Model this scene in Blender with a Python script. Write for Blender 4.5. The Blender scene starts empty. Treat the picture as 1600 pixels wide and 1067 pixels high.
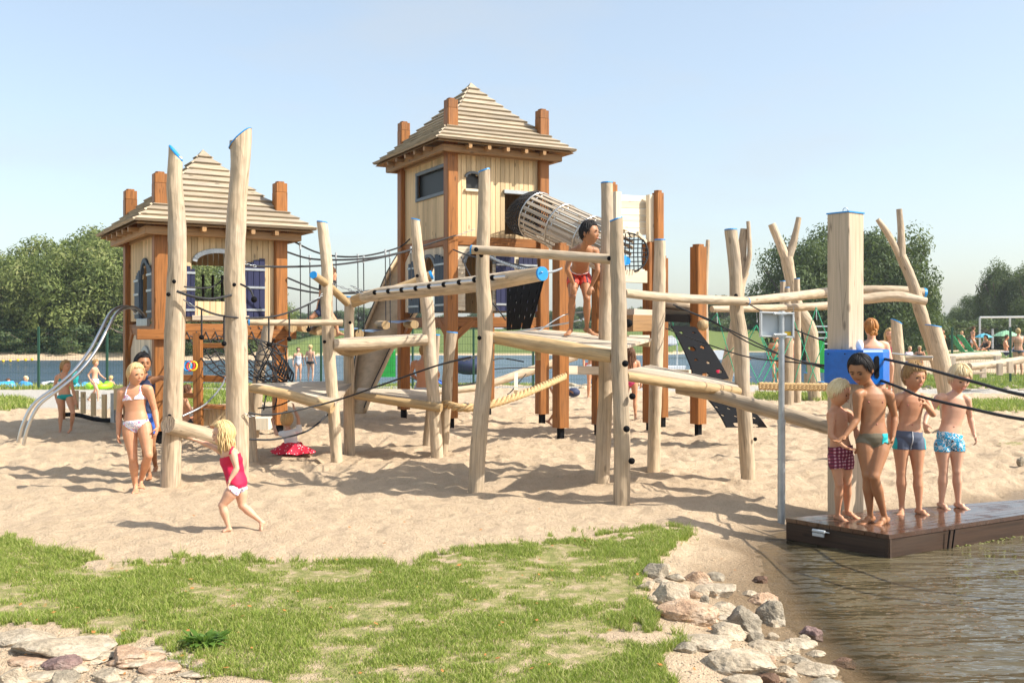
import bpy, bmesh, math, random
import numpy as np
from mathutils import Vector, Matrix, noise as mnoise
random.seed(7); np.random.seed(7)
S=bpy.context.scene; COL=S.collection
H=1.6; F=1556.0; HZ=518.0
# ---------------------------------------------------------------- camera, sky, sun, exposure
cam=bpy.data.cameras.new("camera"); co=bpy.data.objects.new("camera",cam); COL.objects.link(co)
co.location=(0,0,H); co.rotation_euler=(math.radians(90),0,0)
cam.sensor_width=36; cam.lens=F/1600*36; cam.shift_y=-15.5/1600; cam.clip_end=6000; cam.clip_start=.1
S.camera=co
SUN_EL=math.radians(43); SUN_D=Vector((.962,-.272,0)).normalized()
sund=Vector((SUN_D.x*math.cos(SUN_EL),SUN_D.y*math.cos(SUN_EL),math.sin(SUN_EL)))
w=bpy.data.worlds.new("World"); S.world=w; w.use_nodes=True
nt=w.node_tree; bg=nt.nodes['Background']; sk=nt.nodes.new('ShaderNodeTexSky'); sk.sky_type='NISHITA'; sk.sun_disc=False
sk.sun_elevation=SUN_EL; sk.sun_rotation=math.atan2(SUN_D.x,SUN_D.y)
sk.air_density=1.0; sk.dust_density=2.; sk.ozone_density=1.0; sk.altitude=0
hz_=nt.nodes.new('ShaderNodeMixRGB'); hz_.blend_type='ADD'; hz_.inputs[0].default_value=1; hz_.inputs[2].default_value=(1.56,1.68,1.60,1)  # bright summer haze over the whole sky
nt.links.new(sk.outputs[0],hz_.inputs[1]); tcw=nt.nodes.new('ShaderNodeTexCoord'); mpw=nt.nodes.new('ShaderNodeMapping'); mpw.inputs['Scale'].default_value=(2.2,2.2,7); cn=nt.nodes.new('ShaderNodeTexNoise'); cn.inputs['Scale'].default_value=2.1; cn.inputs['Detail'].default_value=7
nt.links.new(tcw.outputs['Generated'],mpw.inputs[0]); nt.links.new(mpw.outputs[0],cn.inputs['Vector']); cr2=nt.nodes.new('ShaderNodeValToRGB'); cr2.color_ramp.elements[0].position=.52; cr2.color_ramp.elements[1].position=.85; cr2.color_ramp.elements[1].color=(.45,.45,.45,1); nt.links.new(cn.outputs[0],cr2.inputs[0])
cm_=nt.nodes.new('ShaderNodeMixRGB'); cm_.inputs[2].default_value=(4.2,4.4,4.5,1); nt.links.new(cr2.outputs[0],cm_.inputs[0]); nt.links.new(hz_.outputs[0],cm_.inputs[1]); nt.links.new(cm_.outputs[0],bg.inputs[0]); bg.inputs[1].default_value=.112
sl=bpy.data.lights.new("sun",'SUN'); sl.energy=5.0; sl.angle=math.radians(.5); sl.color=(1,.94,.84)
so=bpy.data.objects.new("sun",sl); COL.objects.link(so); so.rotation_euler=sund.to_track_quat('Z','Y').to_euler()
S.view_settings.view_transform='Standard'; S.view_settings.look='None'; S.view_settings.exposure=.62
S.view_settings.gamma=1; S.view_settings.use_curve_mapping=False
S.render.engine='CYCLES'

def P(px,py,D): return Vector(((px-800)*D/F, D, H+(HZ-py)*D/F))
def gd(py,z=0): return (H-z)*F/(py-HZ)
def G(px,py,z=0): return P(px,py,gd(py,z))
V=Vector
UP=V((0,0,1))
# ---------------------------------------------------------------- materials
def mat(name,base,rough=.6,metal=0,spec=None):
    m=bpy.data.materials.new(name); m.use_nodes=True; b=m.node_tree.nodes['Principled BSDF']
    b.inputs['Base Color'].default_value=(*base,1); b.inputs['Roughness'].default_value=rough; b.inputs['Metallic'].default_value=metal
    if spec is not None: b.inputs['Specular IOR Level'].default_value=spec
    return m
class N:
    def __init__(s,m): s.t=m.node_tree; s.b=s.t.nodes.get('Principled BSDF')
    def n(s,ty,**k):
        x=s.t.nodes.new('ShaderNode'+ty)
        for a,v in k.items():
            if a.startswith('i_'): x.inputs[a[2:].replace('_',' ')].default_value=v
            else: setattr(x,a,v)
        return x
    def l(s,a,b): s.t.links.new(a,b)
    def ramp(s,src,stops):
        r=s.n('ValToRGB'); e=r.color_ramp.elements
        e[0].position=stops[0][0]; e[0].color=(*stops[0][1],1); e[1].position=stops[-1][0]; e[1].color=(*stops[-1][1],1)
        for p,c in stops[1:-1]: q=e.new(p); q.color=(*c,1)
        s.l(src,r.inputs[0]); return r.outputs[0]
    def mix(s,f,a,b,mode='MIX'):
        x=s.n('MixRGB',blend_type=mode)
        for i,v in enumerate((f,a,b)):
            if isinstance(v,(int,float)): x.inputs[i].default_value=v
            elif isinstance(v,tuple): x.inputs[i].default_value=(*v,1)
            else: s.l(v,x.inputs[i])
        return x.outputs[0]
    def noise(s,vec,scale,detail=4,rough=.55,vscale=None):
        if vscale:
            mp=s.n('Mapping'); mp.inputs['Scale'].default_value=vscale; s.l(vec,mp.inputs[0]); vec=mp.outputs[0]
        x=s.n('TexNoise'); x.inputs['Scale'].default_value=scale; x.inputs['Detail'].default_value=detail; x.inputs['Roughness'].default_value=rough
        s.l(vec,x.inputs['Vector']); return x.outputs[0]
    def bump(s,h,strength,dist):
        x=s.n('Bump'); x.inputs['Strength'].default_value=strength; x.inputs['Distance'].default_value=dist; s.l(h,x.inputs['Height']); s.l(x.outputs[0],s.b.inputs['Normal'])
def sc(c,k): return tuple(min(1,x*k) for x in c)
def wood(name,base,dark=.6,rough=.65,grey=0.,streak=1.,crack=False,knots=True,carve=0):
    m=mat(name,base,rough,spec=.3); k=N(m)
    at=k.n('Attribute'); at.attribute_name='gr'; v=at.outputs['Vector']
    oi=k.n('ObjectInfo')
    a=k.noise(v,1,5,.6,(38,38,1.6)); b=k.noise(v,1,3,.5,(5,5,1.2)); c=k.noise(v,1,2,.5,(90,90,3))
    c1=k.ramp(a,[(.3,sc(base,dark)),(.52,base),(.8,sc(base,1.12))])
    g=(base[0]*.55+.1,base[0]*.53+.08,base[0]*.5+.06)
    r1=k.ramp(b,[(.45,(0,0,0)),(.75,(1,1,1))])
    x=k.mix(r1,c1,k.mix(grey,c1,g))
    x=k.mix(.25*streak,x,k.ramp(c,[(.35,sc(base,.35)),(.55,base)]))
    if knots:
        vo=k.n('TexVoronoi'); vo.inputs['Scale'].default_value=1; mp=k.n('Mapping'); mp.inputs['Scale'].default_value=(6,6,2.3); k.l(v,mp.inputs[0]); k.l(mp.outputs[0],vo.inputs['Vector'])
        kr=k.ramp(vo.outputs['Distance'],[(.0,(1,1,1)),(.09,(.5,.5,.5)),(.12,(0,0,0))]); x=k.mix(kr,x,sc(base,.3))
    if crack:
        vv=k.n('TexNoise'); vv.inputs['Scale'].default_value=1; vv.inputs['Detail'].default_value=1; mp=k.n('Mapping'); mp.inputs['Scale'].default_value=(16,16,.5); k.l(v,mp.inputs[0]); k.l(mp.outputs[0],vv.inputs['Vector'])
        ck=k.ramp(vv.outputs[0],[(.488,(0,0,0)),(.5,(1,1,1)),(.512,(0,0,0))]); x=k.mix(k.mix(1.,ck,(.75,.75,.75),'MULTIPLY'),x,sc(base,.3))
    mm=k.n('MapRange'); k.l(oi.outputs['Random'],mm.inputs[0]); mm.inputs[3].default_value=.76; mm.inputs[4].default_value=1.14
    vm=k.n('VectorMath',operation='SCALE'); k.l(x,vm.inputs[0]); k.l(mm.outputs[0],vm.inputs['Scale'])
    if carve:
        vm2=k.n('VectorMath',operation='SCALE'); k.l(k.mix(k.ramp(k.noise(v,1,4,.6,(9,9,5)),[(.45,(0,0,0)),(.7,(.45,.45,.45))]),vm.outputs[0],sc(base,.55)),vm2.inputs[0]); vm2.inputs['Scale'].default_value=1.; vm=vm2
        vo2=k.n('TexVoronoi',feature='F1'); vo2.inputs['Scale'].default_value=1; mp=k.n('Mapping'); mp.inputs['Scale'].default_value=(17,17,7); k.l(v,mp.inputs[0]); k.l(mp.outputs[0],vo2.inputs['Vector'])
        k.l(vm.outputs[0],k.b.inputs['Base Color']); k.bump(k.mix(.35,vo2.outputs['Distance'],a),carve,.02)
    else:
        k.l(vm.outputs[0],k.b.inputs['Base Color']); k.bump(a,.35,.004)
    return m
M={}
M['log']=wood('peeled_log',(.56,.435,.295),.52,.62,.6,1.3,crack=True,carve=.6)
M['log2']=wood('golden_log',(.52,.36,.18),.6,.6,.3,1.1,carve=.5)
M['orange']=wood('stained_hardwood',(.35,.135,.033),.36,.5,.12,1.5,crack=True)
M['cream']=wood('pale_board',(.68,.50,.28),.8,.65,.08,.6)
M['white']=wood('whitish_board',(.72,.62,.46),.85,.65,.1,.5)
M['roof']=wood('roof_board',(.46,.375,.265),.48,.75,.9,2.0)
M['deck']=wood('deck_board',(.56,.46,.34),.6,.7,.9,1.2)
M['square']=wood('square_timber',(.64,.50,.35),.78,.6,.2,.8,crack=True)
M['darkdeck']=None
M['eave']=wood('eave_beam',(.40,.23,.10),.6,.6,.3,1)
M['blue']=mat('blue_paint',(.01,.26,.66),.4)
M['bluebox']=mat('blue_plastic',(.005,.13,.52),.32)
M['shutter']=wood('dark_blue_shutter',(.022,.026,.075),.7,.55,.0,.4,knots=False)
M['shutter2']=wood('grey_blue_shutter',(.05,.075,.11),.7,.55,.0,.4,knots=False)
M['grey']=mat('grey_paint',(.13,.15,.17),.5)
M['black']=mat('black_rubber',(.007,.007,.008),.85,spec=.1)
M['rope']=mat('black_rope',(.02,.02,.022),.75)
M['steel']=mat('brushed_steel',(.62,.62,.61),.28,1)
M['galv']=mat('galvanised_steel',(.42,.45,.47),.45,.75)
M['alu']=mat('grey_aluminium',(.55,.58,.59),.5,.3)
M['hemp']=mat('hemp_rope',(.50,.34,.15),.85)
M['slide']=mat('beige_slide',(.52,.39,.24),.5)
M['dark']=mat('dark_interior',(.02,.015,.012),.8)
M['fence']=mat('fence_green',(.012,.06,.035),.45)
M['green_rope']=mat('green_rope',(.01,.33,.17),.6)
M['green']=mat('green_plastic',(.02,.36,.06),.5)
M['yellow']=mat('yellow_sticker',(.8,.5,.01),.5)
M['membrane']=mat('blue_membrane',(.04,.10,.20),.3)
M['whitec']=mat('white_canvas',(.75,.77,.8),.6)
for nme,c in dict(hemp=.7).items():
    k=N(M['hemp']); at=k.n('Attribute'); at.attribute_name='gr'; a=k.noise(at.outputs['Vector'],60,3); k.l(k.ramp(a,[(.3,(.33,.2,.08)),(.7,(.62,.44,.22))]),k.b.inputs['Base Color'])
for q in ('blue','bluebox','slide','galv','grey','green'):
    k=N(M[q]); c=tuple(k.b.inputs['Base Color'].default_value)[:3]; tc=k.n('TexCoord'); a=k.noise(tc.outputs['Object'],9,6,.7)
    k.l(k.ramp(a,[(.3,sc(c,.78)),(.6,sc(c,1.05))]),k.b.inputs['Base Color'])
def simple(name,c,rough=.6):
    if name not in M: M[name]=mat(name,c,rough)
    return M[name]
# ---------------------------------------------------------------- mesh builder
BASE={}
class MB:
    def __init__(s): s.v=[]; s.f=[]; s.g=[]; s.sm=[]
    def add(s,vs,fs,gs=None,smooth=False):
        o=len(s.v); s.v+= [V(q) for q in vs]; s.g+= (gs if gs else [V((q[0],q[1],q[2])) for q in vs])
        s.f+= [tuple(i+o for i in f) for f in fs]; s.sm+=[smooth]*len(fs)
    def beam(s,p0,p1,w,h,up=UP,ch=.006,roll=0):
        p0=V(p0);p1=V(p1); a=(p1-p0); L=a.length; a.normalize(); sd=a.cross(V(up))
        if sd.length<1e-4: sd=a.cross(V((0,1,0)))
        sd.normalize(); u=sd.cross(a).normalized()
        if roll: r=Matrix.Rotation(roll,3,a); sd=r@sd; u=r@u
        w/=2;h/=2; c=min(ch,w*.45,h*.45)
        cs=[(w-c,h),(w,h-c),(w,-h+c),(w-c,-h),(-w+c,-h),(-w,-h+c),(-w,h-c),(-w+c,h)]
        vs=[];gs=[];r0=random.uniform(0,40)
        for p,t in ((p0,0),(p1,L)):
            for x,y in cs: vs.append(p+sd*x+u*y); gs.append(V((x+r0,y+r0*.7,t+r0)))
        fs=[(i,(i+1)%8,8+(i+1)%8,8+i) for i in range(8)]+[tuple(range(7,-1,-1)),tuple(range(8,16))]
        s.add(vs,fs,gs); return s
    def box(s,c,x,y,z,ang=0,ch=.004):
        c=V(c); d=V((math.cos(ang),math.sin(ang),0)); return s.beam(c-UP*z/2,c+UP*z/2,x,y,up=V((-d.y,d.x,0)),ch=ch)
    def tube(s,pts,rad,n=10,caps=True,rough=0,seed=None,tilt0=None,tilt1=None,ell=None):
        pts=[V(p) for p in pts]; m=len(pts)
        if isinstance(rad,(int,float)): rad=[rad]*m
        seed=random.uniform(0,100) if seed is None else seed
        t0=(pts[1]-pts[0]).normalized(); ref=V((0,1,0)) if abs(t0.y)<.8 else V((1,0,0))
        vs=[];gs=[];acc=0;rings=[]
        for i,p in enumerate(pts):
            t=(pts[min(i+1,m-1)]-pts[max(i-1,0)]).normalized(); a=t.cross(ref).normalized(); b=t.cross(a).normalized(); ref=a.cross(t).normalized()*1 if False else ref
            if i: acc+=(p-pts[i-1]).length
            ring=[]
            for k in range(n):
                th=2*math.pi*k/n; r=rad[i]; c_,s_=math.cos(th),math.sin(th)
                if rough: r*=1+rough*mnoise.noise(V((c_*1.3,s_*1.3,acc*3.2+seed)))+rough*.5*mnoise.noise(V((c_*3,s_*3,acc*9+seed)))
                q=p+a*(c_*r)+b*(s_*r*(ell or 1))
                if i==m-1 and tilt1 is not None: q=q+t*((q-p).dot(tilt1))
                if i==0 and tilt0 is not None: q=q+t*((q-p).dot(tilt0))
                ring.append(q); gs.append(V((c_*rad[i]+seed,s_*rad[i]+seed*.3,acc+seed)))
            vs+=ring; rings.append(ring)
        fs=[]
        for i in range(m-1):
            for k in range(n):
                fs.append((i*n+k,i*n+(k+1)%n,(i+1)*n+(k+1)%n,(i+1)*n+k))
        s.add(vs,fs,gs,True)
        if caps:
            for ri,rv in ((0,True),(m-1,False)):
                o=len(s.v); c=sum(rings[ri],V())/n
                s.v+=[q.copy() for q in rings[ri]]; s.g+=[V(((q-c).x*3,(q-c).y*3,seed)) for q in rings[ri]]
                f=tuple(range(o,o+n)); s.f.append(f[::-1] if not rv else f); s.sm.append(False)
        return rings
    def sphere(s,c,r,n=10,m=7,sx=1,sy=1,sz=1,rot=None):
        c=V(c);vs=[];fs=[]
        for i in range(m+1):
            ph=math.pi*i/m
            for k in range(n):
                th=2*math.pi*k/n; q=V((math.sin(ph)*math.cos(th)*sx,math.sin(ph)*math.sin(th)*sy,math.cos(ph)*sz))*r
                if rot: q=rot@q
                vs.append(c+q)
        for i in range(m):
            for k in range(n): fs.append((i*n+k,(i+1)*n+k,(i+1)*n+(k+1)%n,i*n+(k+1)%n))
        s.add(vs,fs,None,True); return s
    def poly(s,pts,th,up=UP):      # slab: closed polygon (top), thickness downward
        n=len(pts); pts=[V(p) for p in pts]; d=V(up).normalized()*th
        vs=pts+[p-d for p in pts]; fs=[tuple(range(n)),tuple(range(2*n-1,n-1,-1))]+[(i,i+n,(i+1)%n+n,(i+1)%n) for i in range(n)]
        s.add(vs,fs); return s
    def build(s,name,m,parent=None,base=None,kind=None,label=None,cat=None,group=None):
        if parent is not None: b=BASE[parent.name]
        elif base is not None: b=V(base)
        else:
            a=np.array([tuple(q) for q in s.v]); b=V(((a[:,0].min()+a[:,0].max())/2,(a[:,1].min()+a[:,1].max())/2,a[:,2].min()))
        me=bpy.data.meshes.new(name); me.from_pydata([tuple(q-b) for q in s.v],[],s.f)
        me.polygons.foreach_set('use_smooth',s.sm)
        at=me.attributes.new('gr','FLOAT_VECTOR','POINT'); at.data.foreach_set('vector',np.array([tuple(q) for q in s.g],dtype=np.float32).ravel())
        if isinstance(m,(list,tuple)):
            for q in m: me.materials.append(q)
        elif m: me.materials.append(m)
        me.validate(); me.update()
        o=bpy.data.objects.new(name,me); COL.objects.link(o)
        if parent is not None: o.parent=parent
        else: o.location=b
        BASE[o.name]=b
        tag(o,label,cat,group,kind); return o
def tag(o,label=None,cat=None,group=None,kind=None):
    if label: o['label']=label
    if cat: o['category']=cat
    if group: o['group']=group
    if kind: o['kind']=kind
    return o
def thing(name,label,cat,base,group=None):
    o=bpy.data.objects.new(name,None); COL.objects.link(o); o.location=base; o.empty_display_size=.2; BASE[o.name]=V(base)
    return tag(o,label,cat,group)
def copy_tree(o,parent=None,depth=0):
    c=o.copy(); COL.objects.link(c); BASE[c.name]=BASE[o.name]
    if parent: c.parent=parent
    if depth<3:
        for ch in [x for x in bpy.data.objects if x.parent==o]: copy_tree(ch,c,depth+1)
    return c
def cr(pts,n):   # catmull-rom on tuples of any length
    out=[]; k=len(pts)
    for i in range(k-1):
        p0=pts[max(i-1,0)];p1=pts[i];p2=pts[i+1];p3=pts[min(i+2,k-1)]
        for j in range(n):
            t=j/n; out.append(tuple(.5*((2*b)+(-a+c)*t+(2*a-5*b+4*c-d)*t*t+(-a+3*b-3*c+d)*t**3) for a,b,c,d in zip(p0,p1,p2,p3)))
    out.append(tuple(pts[-1])); return out
def log(parent,pts,name='log_post',m='log',n=14,cap0=None,cap1=None,tilt=0,tilt_ax='x',sub=6,rough=.10,below=0.25,label=None,capw=.012):
    """pts: (px,py,D,halfwidth px). cap1/cap0: blue caps on the ends"""
    W=[]
    for px,py,D,hw in pts: q=P(px,py,D); W.append((q.x,q.y,q.z,hw*D/F))
    if below and len(W)>1 and name=='log_post': q=W[0]; d=(V(W[0][:3])-V(W[1][:3])).normalized(); W[0]=(q[0]+d.x*below,q[1]+d.y*below,q[2]+d.z*below,q[3])
    W=cr(W,sub); mb=MB(); tv=V((tilt,0,0)) if tilt_ax=='x' else V((0,tilt,0))
    tv=-tv
    rings=mb.tube([q[:3] for q in W],[q[3] for q in W],n,True,rough,tilt1=tv if tilt else None)
    o=mb.build(name,M[m],parent,label=label)
    for end,ci in ((cap0,0),(cap1,-1)):
        if end:
            r=rings[ci]; c=sum(r,V())/len(r); nn=(r[len(r)//4]-c).cross(r[0]-c).normalized(); ax=(V(W[-1][:3])-V(W[-2][:3])) if ci else (V(W[0][:3])-V(W[1][:3]))
            if nn.dot(ax)<0: nn=-nn
            a=[c+(q-c)*1.03+nn*.003 for q in r]; b=[c+(q-c)*.99+nn*(.003+capw) for q in r]; k=len(r)
            cb=MB(); cb.add(a+b,[(i,(i+1)%k,k+(i+1)%k,k+i) for i in range(k)]+[tuple(range(k,2*k)),tuple(range(k-1,-1,-1))]); cb.build('end_cap',M['blue'],o)
    return o
def bolt(o,px,py,D,r=.022,name='bolt'):
    mb=MB(); mb.sphere(P(px,py,D),r,10,6,sy=.6); return mb.build(name,M['black'],o)
def sagpts(a,b,sag,n=14): return [V(a).lerp(V(b),i/n)-UP*(sag*4*(i/n)*(1-i/n)) for i in range(n+1)]
def rope(parent,a,b,sag=0,r=.012,name='rope',m='rope',n=14,k=6):
    mb=MB(); mb.tube(sagpts(a,b,sag,n),r,k,True); return mb.build(name,M[m],parent)
# ---------------------------------------------------------------- ground
def vnoise(x,y,seed=0):
    xi=np.floor(x).astype(np.int64); yi=np.floor(y).astype(np.int64); fx=x-xi; fy=y-yi
    def h(a,b):
        n=(a*374761393+b*668265263+seed*974634777)&0xffffffff; n=((n^(n>>13))*1274126177)&0xffffffff; return ((n^(n>>16))&0xffff)/65535.
    u=fx*fx*(3-2*fx); v=fy*fy*(3-2*fy)
    return (h(xi,yi)*(1-u)+h(xi+1,yi)*u)*(1-v)+(h(xi,yi+1)*(1-u)+h(xi+1,yi+1)*u)*v
def inpoly(x,y,poly):
    r=np.zeros(x.shape,bool); n=len(poly); j=n-1
    for i in range(n):
        xi,yi=poly[i]; xj,yj=poly[j]
        if yi!=yj: c=((yi>y)!=(yj>y))&(x<(xj-xi)*(y-yi)/(yj-yi)+xi); r^=c
        j=i
    return r
def pdist(x,y,poly):
    d=np.full(x.shape,1e9); n=len(poly)
    for i in range(n):
        ax,ay=poly[i]; bx,by=poly[(i+1)%n]; ex,ey=bx-ax,by-ay; t=np.clip(((x-ax)*ex+(y-ay)*ey)/(ex*ex+ey*ey+1e-9),0,1)
        d=np.minimum(d,np.hypot(x-ax-t*ex,y-ay-t*ey))
    return d
def ss(a,b,x): t=np.clip((x-a)/(b-a),0,1); return t*t*(3-2*t)
WZ=-.13; LZ=-.45
PONDPX=[(1212,832),(1188,862),(1196,905),(1215,945),(1240,985),(1285,1030),(1330,1067),(1420,1250),(2600,1250),(2600,770),(1700,770),(1420,806),(1300,818),(1240,830)]
POND=[((px-800)*gd(py,WZ)/F,gd(py,WZ)) for px,py in PONDPX]
FG=[(-1900,800),(-600,812),(0,840),(60,858),(130,876),(250,884),(350,880),(500,877),(620,884),(700,870),(790,848),(870,842),(950,838),(1040,826),(1100,817),(1070,845),(1035,868),(1005,890),(1003,940),(985,985),(1050,1010),(1078,1067),(1100,1500),(440,1500),(400,1067),(350,1040),(230,1008),(130,985),(0,978),(-900,985),(-1900,985)]
GP=[[(-1900,616),(0,619),(38,621),(56,629),(42,637),(0,641),(-600,655),(-1900,700)],
    [(-1900,602),(450,602),(450,610),(-1900,610)],[(250,598),(700,592),(720,606),(520,612),(380,632),(280,634)],
    [(700,589),(835,589),(835,601),(700,603)],[(1095,576),(1300,576),(1300,600),(1085,602)],[(1180,613),(1300,612),(1300,625),(1180,624)],
    [(1300,584),(2600,584),(2600,611),(1300,606)],[(1300,625),(2600,626),(2600,640),(1500,641),(1300,632)],[(1300,549),(2600,549),(2600,560),(1300,560)],
    [(1560,690),(1600,690),(1600,694),(1560,694)]]
PP=[[(-1900,610),(60,609),(180,609),(200,622),(170,640),(60,636),(58,625),(38,620),(0,618),(-1900,617)],[(200,606),(460,606),(480,604),(830,603),(830,606),(480,608),(200,610)],
    [(830,602),(1180,604),(1300,606),(2600,613),(2600,626),(1300,613),(1180,612),(830,607)]]
def masks(X,Y):
    px=800+X/Y*F; py=HZ+H*F/Y
    k=np.clip(10/Y,.1,2.2)
    jx=(vnoise(X*2.3,Y*2.3,3)-.5)*46*k+(vnoise(X*9,Y*9,4)-.5)*22*k; jy=(vnoise(X*2.1+9,Y*2.1,5)-.5)*13*k+(vnoise(X*10,Y*10,6)-.5)*14*k+(vnoise(X*27,Y*27,7)-.5)*12*k
    qx=px+jx; qy=py+jy; g=inpoly(qx,qy,FG)
    b=np.zeros(X.shape,bool); 
    for p in GP: b|=inpoly(px+jx*.4,py+jy*.4,p)
    pa=np.zeros(X.shape,bool)
    for p in PP: pa|=inpoly(px,py,p)
    return g,b&~pa,pa,px,py
def lakefar(px): return 71+15*ss(420,520,px)+12*ss(1000,1150,px)
def height(X,Y,bumps=True):
    g,b,pa,px,py=masks(X,Y)
    z=np.zeros(X.shape)
    near=ss(29.5,37.5,Y)*(1-ss(1290,1380,px)); z-=near*.75
    far=lakefar(px); d=np.maximum(Y-far+2.5,0); cap=.9+1.7*ss(420,560,px)*(1-ss(1250,1400,px)); z+=np.minimum(d*.11,cap)*(1-ss(1290,1400,px))*(Y>60)
    z+=ss(150,600,Y)*1.2
    ins=inpoly(X,Y,POND); dd=pdist(X,Y,POND); dd=np.where(ins,-dd,dd); dd[Y>14]=9
    slope=np.where(dd>0,WZ*(1-ss(0,.9,dd)),WZ+np.maximum(dd*.30,-.5)); nearp=(Y<14)&(dd<1.0); z=np.where(nearp,slope,z)
    sand=(~g&~b&~pa)&(Y<60)
    wet=np.where(Y<14,1-ss(.08,.55,dd+ (vnoise(X*3,Y*3,8)-.5)*.3),0)
    if bumps:
        a=(vnoise(X*3.4+vnoise(X*1.3,Y*1.3,2)*2,Y*4.4,11)-.5)*.056+(vnoise(X*8.3,Y*8.3,12)-.5)*.052+(vnoise(X*1.1,Y*1.1,13)-.5)*.028+(vnoise(X*19,Y*19,16)-.5)*.013
        hol=np.maximum(0,vnoise(X*4.3+5,Y*5.1,17)-.62)*-.10
        amp=np.where(sand,1,.25)*(1-wet*.93)*ss(3,6,Y)
        hol=np.minimum(hol*1.5,0)
        fg=ss(700,640,py)*0+1
        amp=amp*(1-.5*ss(730,800,py)); amp=np.where(pa,.05,amp)
        z+=(a+hol)*amp
    return z,g,b,pa,wet,dd,px,py
rows=np.concatenate([np.geomspace(2.6,7,110,endpoint=False),np.geomspace(7,20,270,endpoint=False),np.geomspace(20,48,110,endpoint=False),np.geomspace(48,140,60,endpoint=False),np.geomspace(140,3500,30)])
cols=np.concatenate([np.linspace(-1900,-100,70,endpoint=False),np.linspace(-100,1700,640,endpoint=False),np.linspace(1700,3500,70)])
Yg,Cg=np.meshgrid(rows,cols,indexing='ij'); Xg=(Cg-800)/F*Yg
zg,gg,bb,pg,wt,dd,pxg,pyg=height(Xg,Yg)
nr,nc=Yg.shape; verts=np.stack([Xg,Yg,zg],-1).reshape(-1,3)
idx=np.arange(nr*nc).reshape(nr,nc); fc=np.stack([idx[:-1,:-1],idx[:-1,1:],idx[1:,1:],idx[1:,:-1]],-1).reshape(-1,4)
def fastmesh(name,verts,faces,k):
    me=bpy.data.meshes.new(name); me.vertices.add(len(verts)); me.vertices.foreach_set('co',np.asarray(verts,np.float32).ravel())
    me.loops.add(faces.size); me.loops.foreach_set('vertex_index',faces.astype(np.int32).ravel()); me.polygons.add(len(faces))
    me.polygons.foreach_set('loop_start',np.arange(0,faces.size,k,dtype=np.int32)); me.update(calc_edges=True); return me
me=fastmesh('sandy_ground',verts,fc,4); me.polygons.foreach_set('use_smooth',np.ones(len(fc),bool))
far=lakefar(pxg); bankg=((Yg>far+.5+4*(pxg<450)+2*vnoise(Xg*.2,Yg*.2,9))&(pxg<1350))|((Yg>105))
r=np.maximum((gg*1.),np.maximum(bb*1.,bankg*1.)); at=me.color_attributes.new('mask','FLOAT_COLOR','POINT')
at.data.foreach_set('color',np.stack([r,pg*1.,wt,np.ones_like(r)],-1).astype(np.float32).ravel())
ground=bpy.data.objects.new('ground',me); COL.objects.link(ground); ground['kind']='structure'
m=mat('sand_and_soil',(.5,.37,.24),.92,spec=.15); k=N(m); me.materials.append(m)
at=k.n('Attribute'); at.attribute_name='mask'; sp=k.n('SeparateColor'); k.l(at.outputs['Color'],sp.inputs[0]); tc=k.n('TexCoord'); o=tc.outputs['Object']
n1=k.noise(o,1.2,5,.6); n2=k.noise(o,55,3,.7); n3=k.noise(o,9,4,.6)
s1=k.ramp(n1,[(.3,(.56,.42,.275)),(.7,(.66,.505,.345))]); s1=k.mix(.55,s1,k.ramp(n2,[(.3,(.30,.215,.135)),(.5,(.66,.505,.35))])); s1=k.mix(.3,s1,k.ramp(n3,[(.35,(.42,.31,.19)),(.65,(.63,.49,.33))]))
vo=k.n('TexVoronoi'); vo.inputs['Scale'].default_value=15; k.l(o,vo.inputs['Vector']); sp1=k.ramp(vo.outputs['Distance'],[(.05,(1,1,1)),(.13,(0,0,0))]); s1=k.mix(k.mix(1.,sp1,(.45,.45,.45),'MULTIPLY'),s1,(.17,.12,.08))
g1=k.ramp(n3,[(.33,(.22,.25,.07)),(.50,(.35,.32,.13)),(.62,(.54,.42,.26))]); p1=k.ramp(k.noise(o,30,3),[(.3,(.46,.43,.38)),(.7,(.56,.52,.46))])
sy=k.n('SeparateXYZ'); k.l(o,sy.inputs[0]); my=k.n('MapRange'); k.l(sy.outputs[1],my.inputs[0]); my.inputs[1].default_value=14; my.inputs[2].default_value=22; g1=k.mix(my.outputs[0],g1,k.ramp(n3,[(.3,(.085,.13,.035)),(.7,(.17,.205,.065))])); x=k.mix(sp.outputs[0],s1,g1); x=k.mix(sp.outputs[1],x,p1); x=k.mix(sp.outputs[2],x,k.mix(1.,s1,(.50,.46,.40),'MULTIPLY'))
k.l(x,k.b.inputs['Base Color'])
rr=k.n('MapRange'); k.l(sp.outputs[2],rr.inputs[0]); rr.inputs[3].default_value=.92; rr.inputs[4].default_value=.32; k.l(rr.outputs[0],k.b.inputs['Roughness'])
k.bump(k.mix(.45,k.noise(o,17,5,.7),k.mix(.5,n2,k.noise(o,140,2,.6))),1.,.07)
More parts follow.
